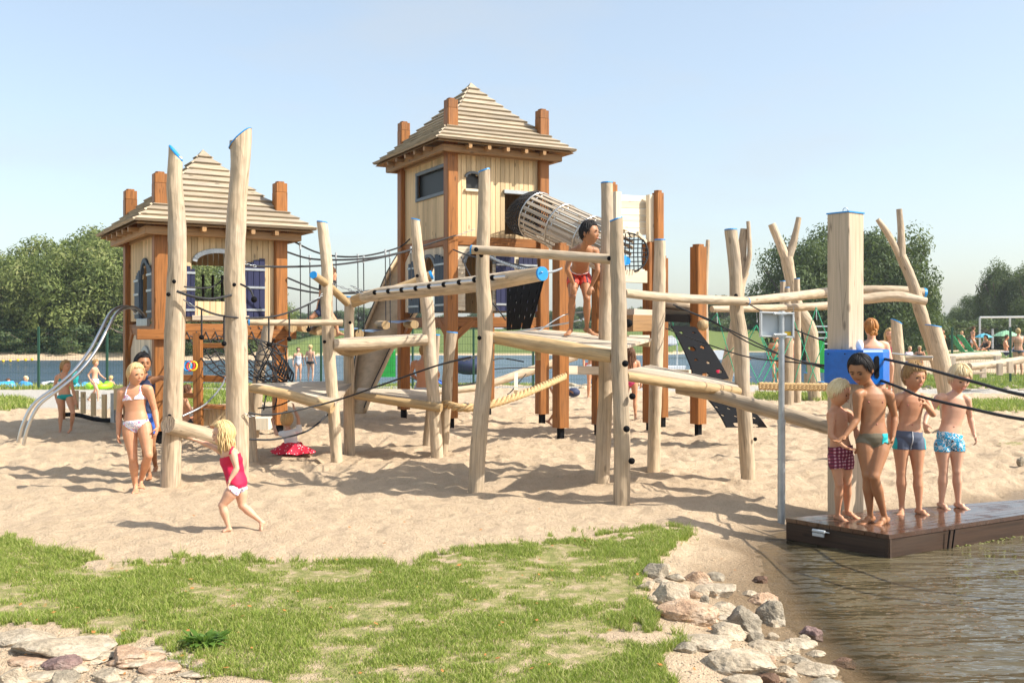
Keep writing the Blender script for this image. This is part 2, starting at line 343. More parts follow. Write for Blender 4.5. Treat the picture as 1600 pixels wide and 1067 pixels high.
# water: pond and lake
def watermat(name,deep,bscale,bstr,dist,alpha=True,rough=.03,vs=(1,1,1)):
    m=mat(name,deep,rough); k=N(m); k.b.inputs['IOR'].default_value=1.33; k.b.inputs['Specular IOR Level'].default_value=.85 if alpha else .5
    tc=k.n('TexCoord'); a=k.noise(tc.outputs['Object'],bscale,4,.55,vs); b=k.noise(tc.outputs['Object'],bscale*3.3,3,.5,vs)
    k.bump(k.mix(.28,a,b),bstr,dist)
    if alpha:
        at=k.n('Attribute'); at.attribute_name='depth'; mr=k.n('MapRange'); k.l(at.outputs['Fac'],mr.inputs[0]); mr.inputs[1].default_value=0; mr.inputs[2].default_value=.13; mr.inputs[3].default_value=0; mr.inputs[4].default_value=1
        fr=k.n('Fresnel'); fr.inputs[0].default_value=1.33; mx=k.n('Math',operation='MAXIMUM'); k.l(mr.outputs[0],mx.inputs[0]); k.l(fr.outputs[0],mx.inputs[1]); k.l(mx.outputs[0],k.b.inputs['Alpha'])
    return m
yr=np.geomspace(2.7,20,150); cr_=np.linspace(1100,3400,140); Yw,Cw=np.meshgrid(yr,cr_,indexing='ij'); Xw=(Cw-800)/F*Yw
ins=inpoly(Xw,Yw,POND); dw=pdist(Xw,Yw,POND); dw=np.where(ins,dw,-dw)
vw=np.stack([Xw,Yw,np.full_like(Xw,WZ)],-1).reshape(-1,3); idx=np.arange(Yw.size).reshape(Yw.shape); fw=np.stack([idx[:-1,:-1],idx[:-1,1:],idx[1:,1:],idx[1:,:-1]],-1).reshape(-1,4)
keep=(dw.ravel()[fw].max(1)>-.35); fw=fw[keep]; me=fastmesh('pond_water',vw,fw,4)
at=me.attributes.new('depth','FLOAT','POINT'); at.data.foreach_set('value',np.clip(dw*.30,0,1).astype(np.float32).ravel())
me.materials.append(watermat('murky_pond_water',(.095,.076,.040),1.15,.9,.26,vs=(.7,1.6,1)))
pw=bpy.data.objects.new('pond_water',me); COL.objects.link(pw); pw['kind']='structure'
mb=MB(); mb.add([(-260,33,LZ),(90,33,LZ),(90,125,LZ),(-260,125,LZ)],[(0,1,2,3)]); mb.build('lake_water',watermat('lake_water',(.045,.085,.125),1.3,1.,.35,False,.22,(.5,1.6,1)),kind='structure',base=(0,0,0))
def hz(x,y): return float(height(np.array([x]),np.array([y]))[0][0])
def hzs(x,y): return float(height(np.array([float(x)]),np.array([float(y)]),False)[0][0])
# ---------------------------------------------------------------- grass blades
def blades(name,X,Y,Z,hmean,wmean,mname):
    n=len(X); th=np.random.rand(n)*2*np.pi; hh=hmean*(.45+np.random.rand(n)*.9); ww=wmean*(.7+.6*np.random.rand(n)); ln=hh*(.25+.9*np.random.rand(n)); ph=np.random.rand(n)*2*np.pi
    dx,dy=np.cos(th)*ww,np.sin(th)*ww; lx,ly=np.cos(ph)*ln,np.sin(ph)*ln
    v=np.empty((n,5,3)); v[:,0]=np.stack([X-dx,Y-dy,Z-.004],-1); v[:,1]=np.stack([X+dx,Y+dy,Z-.004],-1)
    v[:,2]=np.stack([X+dx*.75+lx*.35,Y+dy*.75+ly*.35,Z+hh*.62],-1); v[:,3]=np.stack([X-dx*.75+lx*.35,Y-dy*.75+ly*.35,Z+hh*.62],-1); v[:,4]=np.stack([X+lx,Y+ly,Z+hh],-1)
    b=np.arange(n)[:,None]*5; f=np.concatenate([b+[0,1,2],b+[0,2,3],b+[3,2,4]],0); me=fastmesh(name,v.reshape(-1,3),f,3)
    at=me.attributes.new('rnd','FLOAT','POINT'); at.data.foreach_set('value',np.repeat(np.random.rand(n),5).astype(np.float32))
    me.materials.append(M[mname]); o=bpy.data.objects.new(name,me); COL.objects.link(o); return o
def leafmat(name,stops,trans=.35,rough=.6):
    m=mat(name,stops[0][1],rough,spec=.25); k=N(m); at=k.n('Attribute'); at.attribute_name='rnd'; c=k.ramp(at.outputs['Fac'],stops); k.l(c,k.b.inputs['Base Color'])
    tr=k.n('BsdfTranslucent'); k.l(k.mix(.5,c,(.25,.35,.05)),tr.inputs[0]); ms=k.n('MixShader'); ms.inputs[0].default_value=trans; out=[x for x in k.t.nodes if x.type=='OUTPUT_MATERIAL'][0]
    k.l(k.b.outputs[0],ms.inputs[1]); k.l(tr.outputs[0],ms.inputs[2]); k.l(ms.outputs[0],out.inputs[0]); return m
M['grass']=leafmat('grass_blades',[(0,(.17,.25,.035)),(.4,(.27,.35,.06)),(.75,(.38,.42,.10)),(1,(.58,.52,.26))],.4)
nb=520000; Yb=np.sqrt(np.random.rand(nb)*(8.3**2-4.3**2)+4.3**2); Cb=-120+np.random.rand(nb)*1260; Xb=(Cb-800)/F*Yb
g,b,pa,px,py=masks(Xb,Yb); pn=vnoise(Xb*2.6,Yb*2.6,21)*.5+vnoise(Xb*7,Yb*7,22)*.32+vnoise(Xb*16,Yb*16,23)*.22
edge=(~inpoly(px,py+14,FG))|(~inpoly(px+22,py,FG))
kp=g&((pn+np.random.rand(nb)*.22+edge*.15)>.565); Xb,Yb,pn,edge=Xb[kp],Yb[kp],pn[kp],edge[kp]; zb=height(Xb,Yb)[0]
kk=(.45+1.6*np.clip(pn-.4,0,.5)+edge*.45)*(1+.9*(np.random.rand(len(pn))<.03)); blades('lawn_grass',Xb,Yb,zb,.031*kk,.0020,'grass')['kind']='stuff'
nb=170000; Cb=-100+np.random.rand(nb)*1800; Yb=1/(1/40+np.random.rand(nb)*(1/19-1/40)); Xb=(Cb-800)/F*Yb; g,b,pa,px,py=masks(Xb,Yb); kp=b&((vnoise(Xb*1.2,Yb*1.2,31)+np.random.rand(nb)*.5)>.5); Xb,Yb=Xb[kp],Yb[kp]
blades('distant_grass',Xb,Yb,height(Xb,Yb)[0],.09,.008,'grass')['kind']='stuff'
# fallen leaves and sticks
lm=simple('dry_leaf',(.42,.17,.04)); mb=MB()
for i in range(150):
    c=random.uniform(0,1150); y=random.uniform(4.6,8.8); x=(c-800)/F*y; z=hz(x,y)+.022; a=random.uniform(0,6.3); s_=random.uniform(.008,.02); d=V((math.cos(a),math.sin(a),random.uniform(-.3,.3)))*s_; e=V((-math.sin(a),math.cos(a),random.uniform(-.2,.4)))*s_*.6; p=V((x,y,z))
    mb.add([p-d,p+e,p+d,p-e],[(0,1,2),(0,2,3)])
mb.build('fallen_leaves',lm,base=(0,0,0),kind='stuff')
for (px,py,n_,s_) in ((320,1010,110,.13),(95,575,0,.1)):
    if not n_: continue
    p0=G(px,py); mb=MB(); st=MB()
    for i in range(n_):
        a=random.uniform(0,6.3); L=random.uniform(.4,1)*s_; d=V((math.cos(a),math.sin(a),0)); b0=p0+d*random.uniform(0,.05); t=b0+d*L*.8+UP*L*random.uniform(.1,.8); e=V((-d.y,d.x,0))*L*.14; mid=b0.lerp(t,.55)+UP*.02
        mb.add([b0,mid+e,t,mid-e],[(0,1,2,3)]); 
    k_=leafmat('weed_leaf',[(0,(.10,.19,.03)),(1,(.22,.33,.07))],.3)
    wt_=thing('weed_plant','low leafy weed growing where grass meets bare stony ground','plant',p0); mb.build('leaf_clump',k_,wt_); s2=MB(); s2.tube([p0-UP*.02,p0+UP*.06],.006,6); s2.build('stem',k_,wt_)
# ---------------------------------------------------------------- trees
M['bark']=wood('bark',(.16,.13,.10),.5,.9,.5,1.5)
LV=[leafmat('willow_leaves',[(0,(.07,.10,.03)),(.4,(.145,.185,.055)),(.75,(.23,.26,.085)),(1,(.32,.31,.13))],.35),
    leafmat('dark_leaves',[(0,(.04,.065,.03)),(.5,(.075,.11,.045)),(.85,(.125,.165,.06)),(1,(.20,.21,.08))],.28),
    leafmat('hazy_leaves',[(0,(.06,.09,.055)),(.5,(.09,.13,.07)),(1,(.15,.19,.09))],.3)]
def crown_mesh(seed,rx,rz,nblob,nleaf,ls,lm,zc,droop=.3):
    rs=np.random.RandomState(seed); vs=[];rn=[]
    for i in range(nblob):
        d=rs.normal(size=3); d/=np.linalg.norm(d); rad=(.55+.45*rs.rand()**.5); tp=1-.25*max(0,d[2])
        c=np.array([d[0]*rx*rad*tp,d[1]*rx*rad*tp,zc+d[2]*rz*rad]); br=rx*(.15+.22*rs.rand()); tint=rs.rand()*.55
        n=int(nleaf*(br/(rx*.25))**2); q=rs.normal(size=(n,3)); q/=np.linalg.norm(q,axis=1)[:,None]; rr=br*(.72+.45*rs.rand(n)**1.5)
        p=c+q*rr[:,None]*np.array([1,1,.8]); p[:,2]-=droop*br*rs.rand(n)**2
        a=q+rs.normal(size=(n,3))*.42; a/=np.linalg.norm(a,axis=1)[:,None]; t=np.cross(a,rs.normal(size=(n,3))); t[:,2]-=droop; t-=a*(t*a).sum(1)[:,None]; t/=np.linalg.norm(t,axis=1)[:,None]; b=np.cross(a,t)
        s=ls*(.6+.8*rs.rand(n))[:,None]; vs.append(np.stack([p-t*s,p+b*s*.42,p+t*s,p-b*s*.42],1)); rn.append(np.clip(tint+rs.rand(n)*.45,0,1))
    v=np.concatenate(vs); r=np.repeat(np.concatenate(rn),4); f=np.arange(len(v)*4).reshape(-1,4)
    me=fastmesh('crown',v.reshape(-1,3),f,4); at=me.attributes.new('rnd','FLOAT','POINT'); at.data.foreach_set('value',r.astype(np.float32)); me.materials.append(lm); return me
CM={}
for i in range(3): CM['w%d'%i]=crown_mesh(10+i,4.6,4.6,74,250,.17,LV[0],5.0,.5)
for i in range(2): CM['d%d'%i]=crown_mesh(20+i,4.6,4.7,80,330,.15,LV[1],5.0,.7)
for i in range(2): CM['h%d'%i]=crown_mesh(30+i,5.0,3.6,50,150,.3,LV[2],3.9,.2)
CM['b0']=crown_mesh(40,1.6,1.1,26,90,.12,LV[1],1.1,.2)
def tree(px,D,top,kind,label,wx=1.,group='trees on the far bank',name='broadleaf_tree',base=None):
    x=(px-800)*D/F; z=hzs(x,D); zt=H+(HZ-top)*D/F; t=thing(name,label,'tree',(x,D,z-.1),group)
    h0={'w':10.0,'d':10.1,'h':7.9,'b':2.3}[kind[0]]; s=(zt-z)/h0
    me=CM[kind]; o=bpy.data.objects.new('crown',me); COL.objects.link(o); o.parent=t; o.scale=(s*wx,s*wx,s); o.rotation_euler.z=random.uniform(0,6.28); BASE[o.name]=BASE[t.name]
    mb=MB(); b=BASE[t.name]; hh=h0*s*.6; r=.035*h0*s
    ln=random.uniform(-.4,.4)*s; mb.tube([b-UP*.3,b+V((ln*.3,0,hh*.3)),b+V((ln,0,hh))],[r,r*.75,r*.4],8)
    for k in range(4):
        a=random.uniform(0,6.28); mb.tube([b+V((ln*.3,0,hh*(.25+.1*k))),b+V((math.cos(a)*s*1.6,math.sin(a)*s*1.6,hh*(.75+.08*k))),b+V((math.cos(a)*s*2.9,math.sin(a)*s*2.9,hh*1.25))],[r*.55,r*.35,r*.12],6)
    mb.build('trunk',M['bark'],t); return t
LT=[(-150,82,392,'w0',1.1),(-70,80,384,'w1',1.05),(5,79,385,'w2',.95),(62,82,372,'w0',.95),(112,78,362,'w1',1.0),(165,81,366,'w2',.95),(150,92,357,'w0',.9),(222,80,380,'w1',1.),(290,82,395,'w2',1.),(350,84,405,'w0',1.),(410,86,430,'w1',.9)]
LN=['outermost left','second from left edge','round-topped left-edge','tall left','feathery tall','full crowned','rear highest','tower-side','behind castle window','between peeled posts','shorter right-hand']
for i,(px,D,top,kd,wx) in enumerate(LT): tree(px,D,top,kd,'%s willow in the dense row across the lake on the left'%LN[i],wx)
for i in range(9): tree(-130+i*62+random.uniform(-9,9),75+random.uniform(-1,2),502+random.uniform(-14,12),'b0','low bush at the foot of the willows, far left bank',1.3,'bushes at the foot of the willows','bush')
tree(1252,74,362,'d0','dark willow left of the square timber post',.86,'large willows behind the playground','willow_tree')
tree(1300,79,352,'d1','dark willow mostly hidden behind the square timber post',.85,'large willows behind the playground','willow_tree')
tree(1388,73,345,'d0','tall dark willow right of the square timber post, behind forked trunk',.84,'large willows behind the playground','willow_tree')
tree(1345,80,372,'d1','willow filling the gap right behind the timber post',.9,'large willows behind the playground','willow_tree')
tree(1418,84,440,'d1','lower willow skirt behind the right forked trunk',.9,'large willows behind the playground','willow_tree')
RT=[(1565,98,408,'d1',.62),(1612,96,402,'d0',.75),(1650,99,420,'d1',1.),(1524,110,455,'d0',.8),(1500,125,478,'d1',.9),(1460,135,483,'h0',.9),(1700,97,400,'d0',1.),(1760,99,420,'d1',1.)]
for i,(px,D,top,kd,wx) in enumerate(RT): tree(px,D,top,kd,'%s tree behind the beach on the right'%['darkest tall','right-edge tall','outer right','medium dark','smaller distant','low grey-green','far right second','far right third'][i],wx,'trees behind the beach')
for i in range(15): tree(1425+i*25+random.uniform(-6,6),88+random.uniform(-2,4),500+random.uniform(-8,8),['b0','d0'][0],'bush in the hedge behind the sunbathers on the beach',1.15,'hedge bushes behind the beach','bush')
k=0
for px,D,top in [(455,150,482),(478,140,488),(500,155,480),(535,150,484),(560,145,476),(590,150,479),(620,150,484),(660,155,484),(700,150,488),(745,150,486),(800,150,487),(850,150,484),(880,145,480),(915,150,478),(955,150,482),(1000,150,478),(1040,145,478),(1075,140,474),(1105,125,470),(1132,118,460),(1165,122,470),(1195,120,474),(1225,125,470),(1275,125,470),(1440,140,478)]:
    tree(px,D,top,'h%d'%(k%2),'distant rounded tree on the low skyline beyond the lake',1.1,'distant trees on the skyline'); k+=1
for i in range(22): 
    px=440+i*36+random.uniform(-9,9); D=118+random.uniform(0,14); tree(px,D,506+random.uniform(-6,4),'b0','low bush along the top of the grassy far bank',1.4,'bushes on the far bank','bush')
for i in range(12):
    px=470+i*50+random.uniform(-20,20); tree(px,90+random.uniform(0,4),541+random.uniform(-5,3),'b0','reedy bush at the water edge of the far bank',1.3,'reeds on the far shore','bush')
# ---------------------------------------------------------------- mesh fence
def fence(x0,x1,posts,D0,D1,label):
    a=P(x0,HZ,D0); b=P(x1,HZ,D1); a.z=b.z=0; t=thing('mesh_fence',label,'fence',(a+b)/2)
    mb=MB(); L=(b-a).length; d=(b-a)/L; n=int(L/.075)
    for i in range(n): p=a+d*(i*.075); mb.add([p+d*.0022,p+V((0,.0022,0)),p-d*.0022,p+d*.0022+UP*1.66,p+V((0,.0022,0))+UP*1.66,p-d*.0022+UP*1.66],[(0,1,4,3),(1,2,5,4),(2,0,3,5)])
    mb.build('wire_mesh',M['fence'],t,kind='stuff'); 
    for i in range(9): h=MB(); z=.05+i*.2; h.beam(a+UP*z,b+UP*z,.006,.006,ch=.001); h.build('wire_bar',M['fence'],t)
    for px in posts:
        # point on the line seen at px
        k_=(px-800)/F; s=(k_*a.y-a.x)/(d.x-k_*d.y); p=a+d*s; q=MB(); q.beam(p+V((0,-.03,-.2)),p+V((0,-.03,1.74)),.06,.05,up=V((0,1,0))); q.build('fence_post',M['fence'],t)
fence(-420,1075,[-320,-190,-60,61,168,280,408,502,645,664,740,833,935,1018],27.6,28.2,'dark green wire mesh fence between playground and lake')
fence(1430,1900,[1487,1578,1670,1800],33,27,'dark fence on the right with black posts before the beach')
# ---------------------------------------------------------------- castle towers
def tower(N,th,su,sv,zf,zm,ze,H_,label,kind):
    th=math.radians(th); u=V((math.cos(th),math.sin(th),0)); v=V((-math.sin(th),math.cos(th),0)); N=V((N[0],N[1],0))
    L=lambda a,b,z: N+u*a+v*b+UP*z
    T=thing('castle_tower',label,'play tower',L(su/2,sv/2,0))
    ptop=ze+.80
    for (a,b) in ((0,0),(su,0),(0,sv),(su,sv)):
        gz=hzs(*L(a,b,0).xy); mb=MB(); mb.beam(L(a,b,.16),L(a,b,ptop-.17),.19,.19,up=u,ch=.014); o=mb.build('corner_post',M['orange'],T)
        c=MB(); c.beam(L(a,b,ptop-.165),L(a,b,ptop-.03),.185,.185,up=u,ch=.014); c.beam(L(a,b,ptop-.03),L(a,b,ptop),.12,.12,up=u,ch=.02); c.build('post_cap',M['orange'],o)
        f=MB(); f.beam(L(a,b,-.3),L(a,b,.16),.09,.09,up=u,ch=.004); f.build('post_foot',M['black'],o)
    def bm(p,q,w,h,name='beam',m='orange',ch=.01): mb=MB(); mb.beam(p,q,w,h,ch=ch); return mb.build(name,M[m],T)
    sides=[(lambda a,z,o=0:L(a,-o,z),su,-v,'right'),(lambda a,z,o=0:L(-o,a,z),sv,-u,'left'),(lambda a,z,o=0:L(a,sv+o,z),su,v,'back'),(lambda a,z,o=0:L(su+o,a,z),sv,u,'far')]
    pw=.095
    for fn,ln,nrm,nm in sides:
        for zz,hh in ((zf-.09,.17),(zm,.15),(ze-.06,.12)): 
            if zz is not None and not(kind==1 and zz==zm): bm(fn(pw,zz,-.02),fn(ln-pw,zz,-.02),.11,hh,m='orange' if zz<ze-.1 else 'eave')
    def wall(fn,ln,z0,z1,ops,m='cream',pl=.092,horiz=False,off=.0):
        if not horiz:
            n=max(1,round((ln-2*pw)/pl)); w_=(ln-2*pw)/n
            for i in range(n):
                a0=pw+i*w_; ac=a0+w_/2; segs=[(z0,z1)]
                for (o0,o1,q0,q1,ar) in ops:
                    if a0+w_>o0+.01 and a0<o1-.01:
                        t=max(-1,min(1,(ac-(o0+o1)/2)/((o1-o0)/2))); zt=q1-ar*(1-math.sqrt(1-min(.999,t*t)));  ns=[]
                        for s0,s1 in segs:
                            if q0>s0 and q0<s1: ns.append((s0,min(q0,s1)))
                            if zt<s1 and zt>s0: ns.append((max(zt,s0),s1))
                            if q0>=s1 or zt<=s0: ns.append((s0,s1))
                        segs=ns
                for s0,s1 in segs:
                    if s1-s0<.02: continue
                    mb=MB(); jo=off+random.uniform(-.0015,.0015); A=fn(ac,s0,jo); B=fn(ac,s1,jo); mb.beam(A,B,.022,w_-.005,up=(fn(1,0)-fn(0,0)),ch=.004); mb.build('wall_board',M[m],T)
        else:
            n=max(1,round((z1-z0)/pl)); w_=(z1-z0)/n
            for i in range(n):
                zc=z0+(i+.5)*w_; segs=[(pw,ln-pw)]
                for (o0,o1,q0,q1,ar) in ops:
                    if zc>q0 and zc<q1:
                        hw=(o1-o0)/2; c=(o0+o1)/2; d=max(0,(zc-(q1-ar))/max(ar,.001)); x_=hw*math.sqrt(max(0,1-d*d)); ns=[]
                        for s0,s1 in segs:
                            if c-x_>s0: ns.append((s0,min(c-x_,s1)))
                            if c+x_<s1: ns.append((max(c+x_,s0),s1))
                        segs=ns
                for s0,s1 in segs:
                    if s1-s0<.03: continue
                    mb=MB(); mb.beam(fn(s0,zc,off),fn(s1,zc,off),.022,w_-.004,ch=.004); mb.build('wall_board',M[m],T)
    def arch(fn,o0,o1,q0,q1,ar,m='grey',w=.055,legs=False,off=.02):
        mb=MB(); c=(o0+o1)/2; hw=(o1-o0)/2+w*.4; n=12; pts=[]
        for i in range(n+1): t=math.pi*i/n; pts.append(fn(c-hw*math.cos(t),q1-ar+(ar+w*.4)*math.sin(t),off))
        for i in range(n): mb.beam(pts[i],pts[i+1],.05,w,up=(pts[i]+pts[i+1])/2-fn(c,q1-ar-.2,off),ch=.003)
        o=mb.build('arch_trim',M[m],T)
        if legs:
            for x in (c-hw,c+hw): q=MB(); q.beam(fn(x,q0,off),fn(x,q1-ar,off),.045,w*.7,up=fn(1,0)-fn(0,0)); q.build('jamb',M['orange' if legs==2 else m],T)
    def frame(fn,o0,o1,q0,q1,m='grey',w=.05,off=.02):
        mb=MB()
        for a,b in (((o0,q0),(o1,q0)),((o0,q1),(o1,q1))): mb.beam(fn(a[0]-w/2,a[1],off),fn(b[0]+w/2,b[1],off),.04,w)
        for x in (o0,o1): mb.beam(fn(x,q0+w/2,off),fn(x,q1-w/2,off),.04,w,up=fn(1,0)-fn(0,0))
        mb.build('window_frame',M[m],T)
    def shutter(fn,c,w_,z0,z1,m='shutter',slant=0,off=.045):
        mb=MB(); n=4; bw=w_/n; top=[]
        for i in range(n):
            x=c-w_/2+(i+.5)*bw; t=(x-c)/(w_/2)*(1 if slant>=0 else -1); zt=z1-abs(slant)*(.5+.5*t)**1.6
            mb.beam(fn(x,z0,off),fn(x,zt,off),.02,bw-.005,up=fn(1,0)-fn(0,0),ch=.003)
        o=mb.build('shutter',M[m],T)
        for zz in (.12,.5,.85):
            st=MB(); z=z0+(z1-z0)*zz-(.0 if zz<.8 else abs(slant)*.3); st.beam(fn(c-w_/2,z,off+.018),fn(c+w_/2,z,off+.018),.01,.035,ch=.002); st.build('strap',M['galv'],o)
    # eave brackets and roof
    o_=.43; cu,cv=su/2,sv/2; A=su/2+o_; B=sv/2+o_; n=13
    def zr(t): return ze+.03+H_*(.80*t+.20*t*t)
    def R(k,t,dn=0):
        sx=(-1,1,1,-1)[k%4]; sy=(-1,-1,1,1)[k%4]; s=1-t+dn; return L(cu+sx*A*s,cv+sy*B*s,zr(t))
    rf=MB(); 
    for k in range(4):
        p=[L(cu+(-1,1,1,-1)[k]*A*.985,cv+(-1,-1,1,1)[k]*B*.985,ze+.0),L(cu+(-1,1,1,-1)[(k+1)%4]*A*.985,cv+(-1,-1,1,1)[(k+1)%4]*B*.985,ze+.0),L(cu,cv,ze+H_*.95)]; rf.add(p,[(0,1,2)])
    roof=rf.build('roof',M['eave'],T)
    for k in range(4):
        for i in range(n):
            t0=i/n; t1=(i+1)/n+.02
            if i==n-1: t1=.995
            a,b,c,d=R(k,t0),R(k+1,t0),R(k+1,t1),R(k,t1); nn=(b-a).cross(d-a).normalized(); 
            if nn.z<0: nn=-nn
            j=random.uniform(0,.006); lo=nn*(.050+j); hi=nn*(.008); mb=MB(); r0=random.uniform(0,30); dv=(b-a).normalized()
            q=[a+lo,b+lo,c+hi,d+hi,a+nn*.010,b+nn*.010,c-nn*.008,d-nn*.008]; g=[V((0 if z in(0,1,4,5) else .11,r0 if z<4 else r0+.02,(x-a).dot(dv)+r0)) for z,x in enumerate(q)]
            mb.add(q,[(0,1,2,3),(4,7,6,5),(0,4,5,1),(1,5,6,2),(3,2,6,7),(0,3,7,4)],g); mb.build('roof_board',M['roof'],roof)
    mb=MB(); t=L(cu,cv,zr(1)+.05); b4=[R(k,.93)+UP*.045 for k in range(4)]; mb.add(b4+[t],[(0,1,4),(1,2,4),(2,3,4),(3,0,4),(3,2,1,0)]); mb.build('roof_cap',M['roof'],roof)
    for fn,ln,nrm,nm in sides:      # fascia + rafters
        bm(fn(-.25,ze-.07,.22),fn(ln+.25,ze-.07,.22),.08,.12,'eave_beam','eave')
        for i in range(5):
            x=ln*(i+.5)/5; bm(fn(x,ze-.02,-.1),fn(x,ze-.035,.40),.06,.07,'rafter','eave')
    fl=MB(); fl.poly([L(.05,.05,zf),L(su-.05,.05,zf),L(su-.05,sv-.05,zf),L(.05,sv-.05,zf)],.04); fl.build('floor',M['deck'],T)
    if kind==2: fl=MB(); fl.poly([L(.05,.05,zm+.02),L(su-.05,.05,zm+.02),L(su-.05,sv-.05,zm+.02),L(.05,sv-.05,zm+.02)],.04); fl.build('upper_floor',M['deck'],T)
    r_,l_,b_,f_=[s[0] for s in sides]
    return T,L,wall,arch,frame,shutter,bm,sides
# right, taller tower
T2,L2,wall,arch,frame,shutter,bm,sd=tower((-1.02,16.6),28,1.75,2.1,1.85,3.12,4.68,1.32,'tall wooden castle tower with tube tunnel and pyramid plank roof',2)
r_,l_,b_,f_=[s[0] for s in sd]; su,sv=1.75,2.1
wall(r_,su,3.2,4.6,[(.28,.52,3.99,4.26,.07),(1.02,1.60,3.27,3.96,0)]); arch(r_,.28,.52,3.99,4.26,.07,w=.04); bm(r_(.25,3.97,.03),r_(.55,3.97,.03),.05,.05,'sill','white'); bm(r_(.98,3.99,.03),r_(1.62,3.99,.03),.06,.07,'lintel','galv'); 
wall(r_,su,1.95,3.04,[(.26,.78,1.95,2.95,.2)],'white',.07,True); arch(r_,.26,.78,1.95,2.95,.2,w=.06); shutter(r_,1.0,.36,1.95,2.88); shutter(r_,1.44,.36,1.95,2.88)
wall(l_,sv,3.2,4.6,[(.15,1.42,3.94,4.40,0)],'cream'); frame(l_,.15,1.42,3.94,4.40,'grey',.06)
wall(l_,sv,1.95,3.04,[(.58,1.22,1.95,2.9,.3)],'white',.09); arch(l_,.58,1.22,1.95,2.9,.3,'grey'); shutter(l_,.34,.44,1.93,2.92,'shutter2',-.12); shutter(l_,1.50,.50,1.93,2.92,'shutter2',.12)
wall(b_,su,1.95,4.6,[(.6,1.1,2.0,2.8,0)]); wall(f_,sv,1.95,4.6,[])
for fn,a,b,z0,z1 in ((r_,.28,.52,3.99,4.26),(l_,.15,1.42,3.94,4.40)):
    g=MB(); g.beam(fn(a,(z0+z1)/2,-.04),fn(b,(z0+z1)/2,-.04),.012,z1-z0,ch=.001); g.build('window_pane',simple('dark_glass',(.006,.007,.008),.5),T2)
for (a,s) in ((0,1),(su,-1)): bm(r_(a,1.45,0),r_(a+s*.4,1.78,0),.09,.12,'brace')
for (a,s) in ((0,1),(sv,-1)): bm(l_(a,1.45,0),l_(a+s*.4,1.78,0),.09,.12,'brace'); bm(l_(a,2.85,-.01),l_(a+s*.25,3.05,-.01),.08,.1,'brace')
# left tower
T1,L1,wall,arch,frame,shutter,bm,sd=tower((-5.13,14.5),32,1.8,2.1,1.72,9,3.12,1.30,'lower wooden castle tower on the left with arched shuttered windows',1)
r_,l_,b_,f_=[s[0] for s in sd]; su,sv=1.8,2.1
wall(r_,su,1.76,3.04,[(.52,1.2,2.05,2.78,.14)]); arch(r_,.52,1.2,2.05,2.78,.14,'galv',.07); shutter(r_,.37,.25,1.82,2.62,'shutter',.12); shutter(r_,1.37,.36,1.82,2.72,'shutter',-.14); bm(r_(.45,1.80,.04),r_(1.3,1.80,.04),.05,.08,'sill','deck')
wall(l_,sv,1.76,3.04,[(.62,1.12,1.76,2.66,.26)]); arch(l_,.62,1.12,1.76,2.66,.26,'shutter2',.07,True); shutter(l_,.42,.34,1.8,2.62,'shutter2',-.16); shutter(l_,1.33,.34,1.8,2.55,'shutter2',.16); bm(l_(.5,1.74,.05),l_(1.25,1.74,.05),.05,.12,'sill','galv')
wall(l_,sv,.35,1.60,[(.5,1.15,.35,1.32,.3)],'white',.1); arch(l_,.5,1.15,.35,1.32,.3,'galv',.07)
wall(b_,su,1.76,3.04,[(1.0,1.68,2.0,2.72,.0)]); wall(f_,sv,1.76,3.04,[(.7,1.3,1.78,2.6,.2)])
for x in (1.18,1.34,1.5): bm(b_(x,2.0,0),b_(x,2.56,0),.03,.07,'window_bar','dark')
for fn,ln in ((r_,su),(l_,sv)):
    for (a,s) in ((0,1),(ln,-1)): bm(fn(a,1.3,0),fn(a+s*.33,1.6,0),.09,.11,'brace')
bm(r_(-.35,1.56,.14),r_(2.0,1.56,.14),.10,.15,'net_beam')
# ---------------------------------------------------------------- climbing frames of peeled logs
def deckplanks(parent,c,n=5,th=.035,m='deck',along=True):
    """c: 4 world corners a,b,d,e ; planks run a->b, split across a->e"""
    a,b,d,e=c
    for i in range(n):
        t0=i/n+.004; t1=(i+1)/n-.004; q=[a.lerp(e,t0),b.lerp(d,t0),b.lerp(d,t1),a.lerp(e,t1)]; nn=(q[1]-q[0]).cross(q[3]-q[0]).normalized(); nn=nn if nn.z>0 else -nn; r0=random.uniform(0,30); ax=(q[1]-q[0]).normalized(); sx=nn.cross(ax)
        j=nn*random.uniform(-.002,.002); top=[x+j for x in q]; bot=[x-nn*th for x in q]; g=[V(((x-a).dot(sx)+r0,(0 if k_<4 else th),(x-a).dot(ax)+r0)) for k_,x in enumerate(top+bot)]
        mb=MB(); mb.add(top+bot,[(0,1,2,3),(7,6,5,4),(0,4,5,1),(1,5,6,2),(2,6,7,3),(3,7,4,0)],g); mb.build('deck_board',M[m],parent)
def bolts(o,L): 
    for q in L: bolt(o,*q)
FA=thing('log_climber','peeled log climbing frame with tall blue-capped posts in front of the left tower','climbing frame',P(430,700,11.9))
o=log(FA,[(266,757,10.5,15.5),(270,650,10.5,15),(273,520,10.5,15),(277,400,10.5,14),(276,340,10.5,13),(273,285,10.5,12),(274,240,10.5,10.5)],cap1=1,tilt=1.15,below=.3,n=20); bolts(o,[(272,440,10.37),(263,460,10.4),(265,650,10.37),(263,672,10.4)])
o=log(FA,[(371,748,10.9,18),(371,640,10.9,17.5),(369,520,10.9,17),(367,430,10.9,16),(370,330,10.9,14.5),(375,260,10.9,14.5),(376,217,10.9,16)],cap1=1,tilt=-1.0,below=.3,n=20); bolts(o,[(366,445,10.76)])
log(FA,[(392,718,12.4,11),(389,660,12.45,10),(384,603,12.5,9)],cap1=0)
log(FA,[(398,655,14.2,9),(404,590,14.2,9),(414,540,14.2,9),(421,505,14.2,8)])
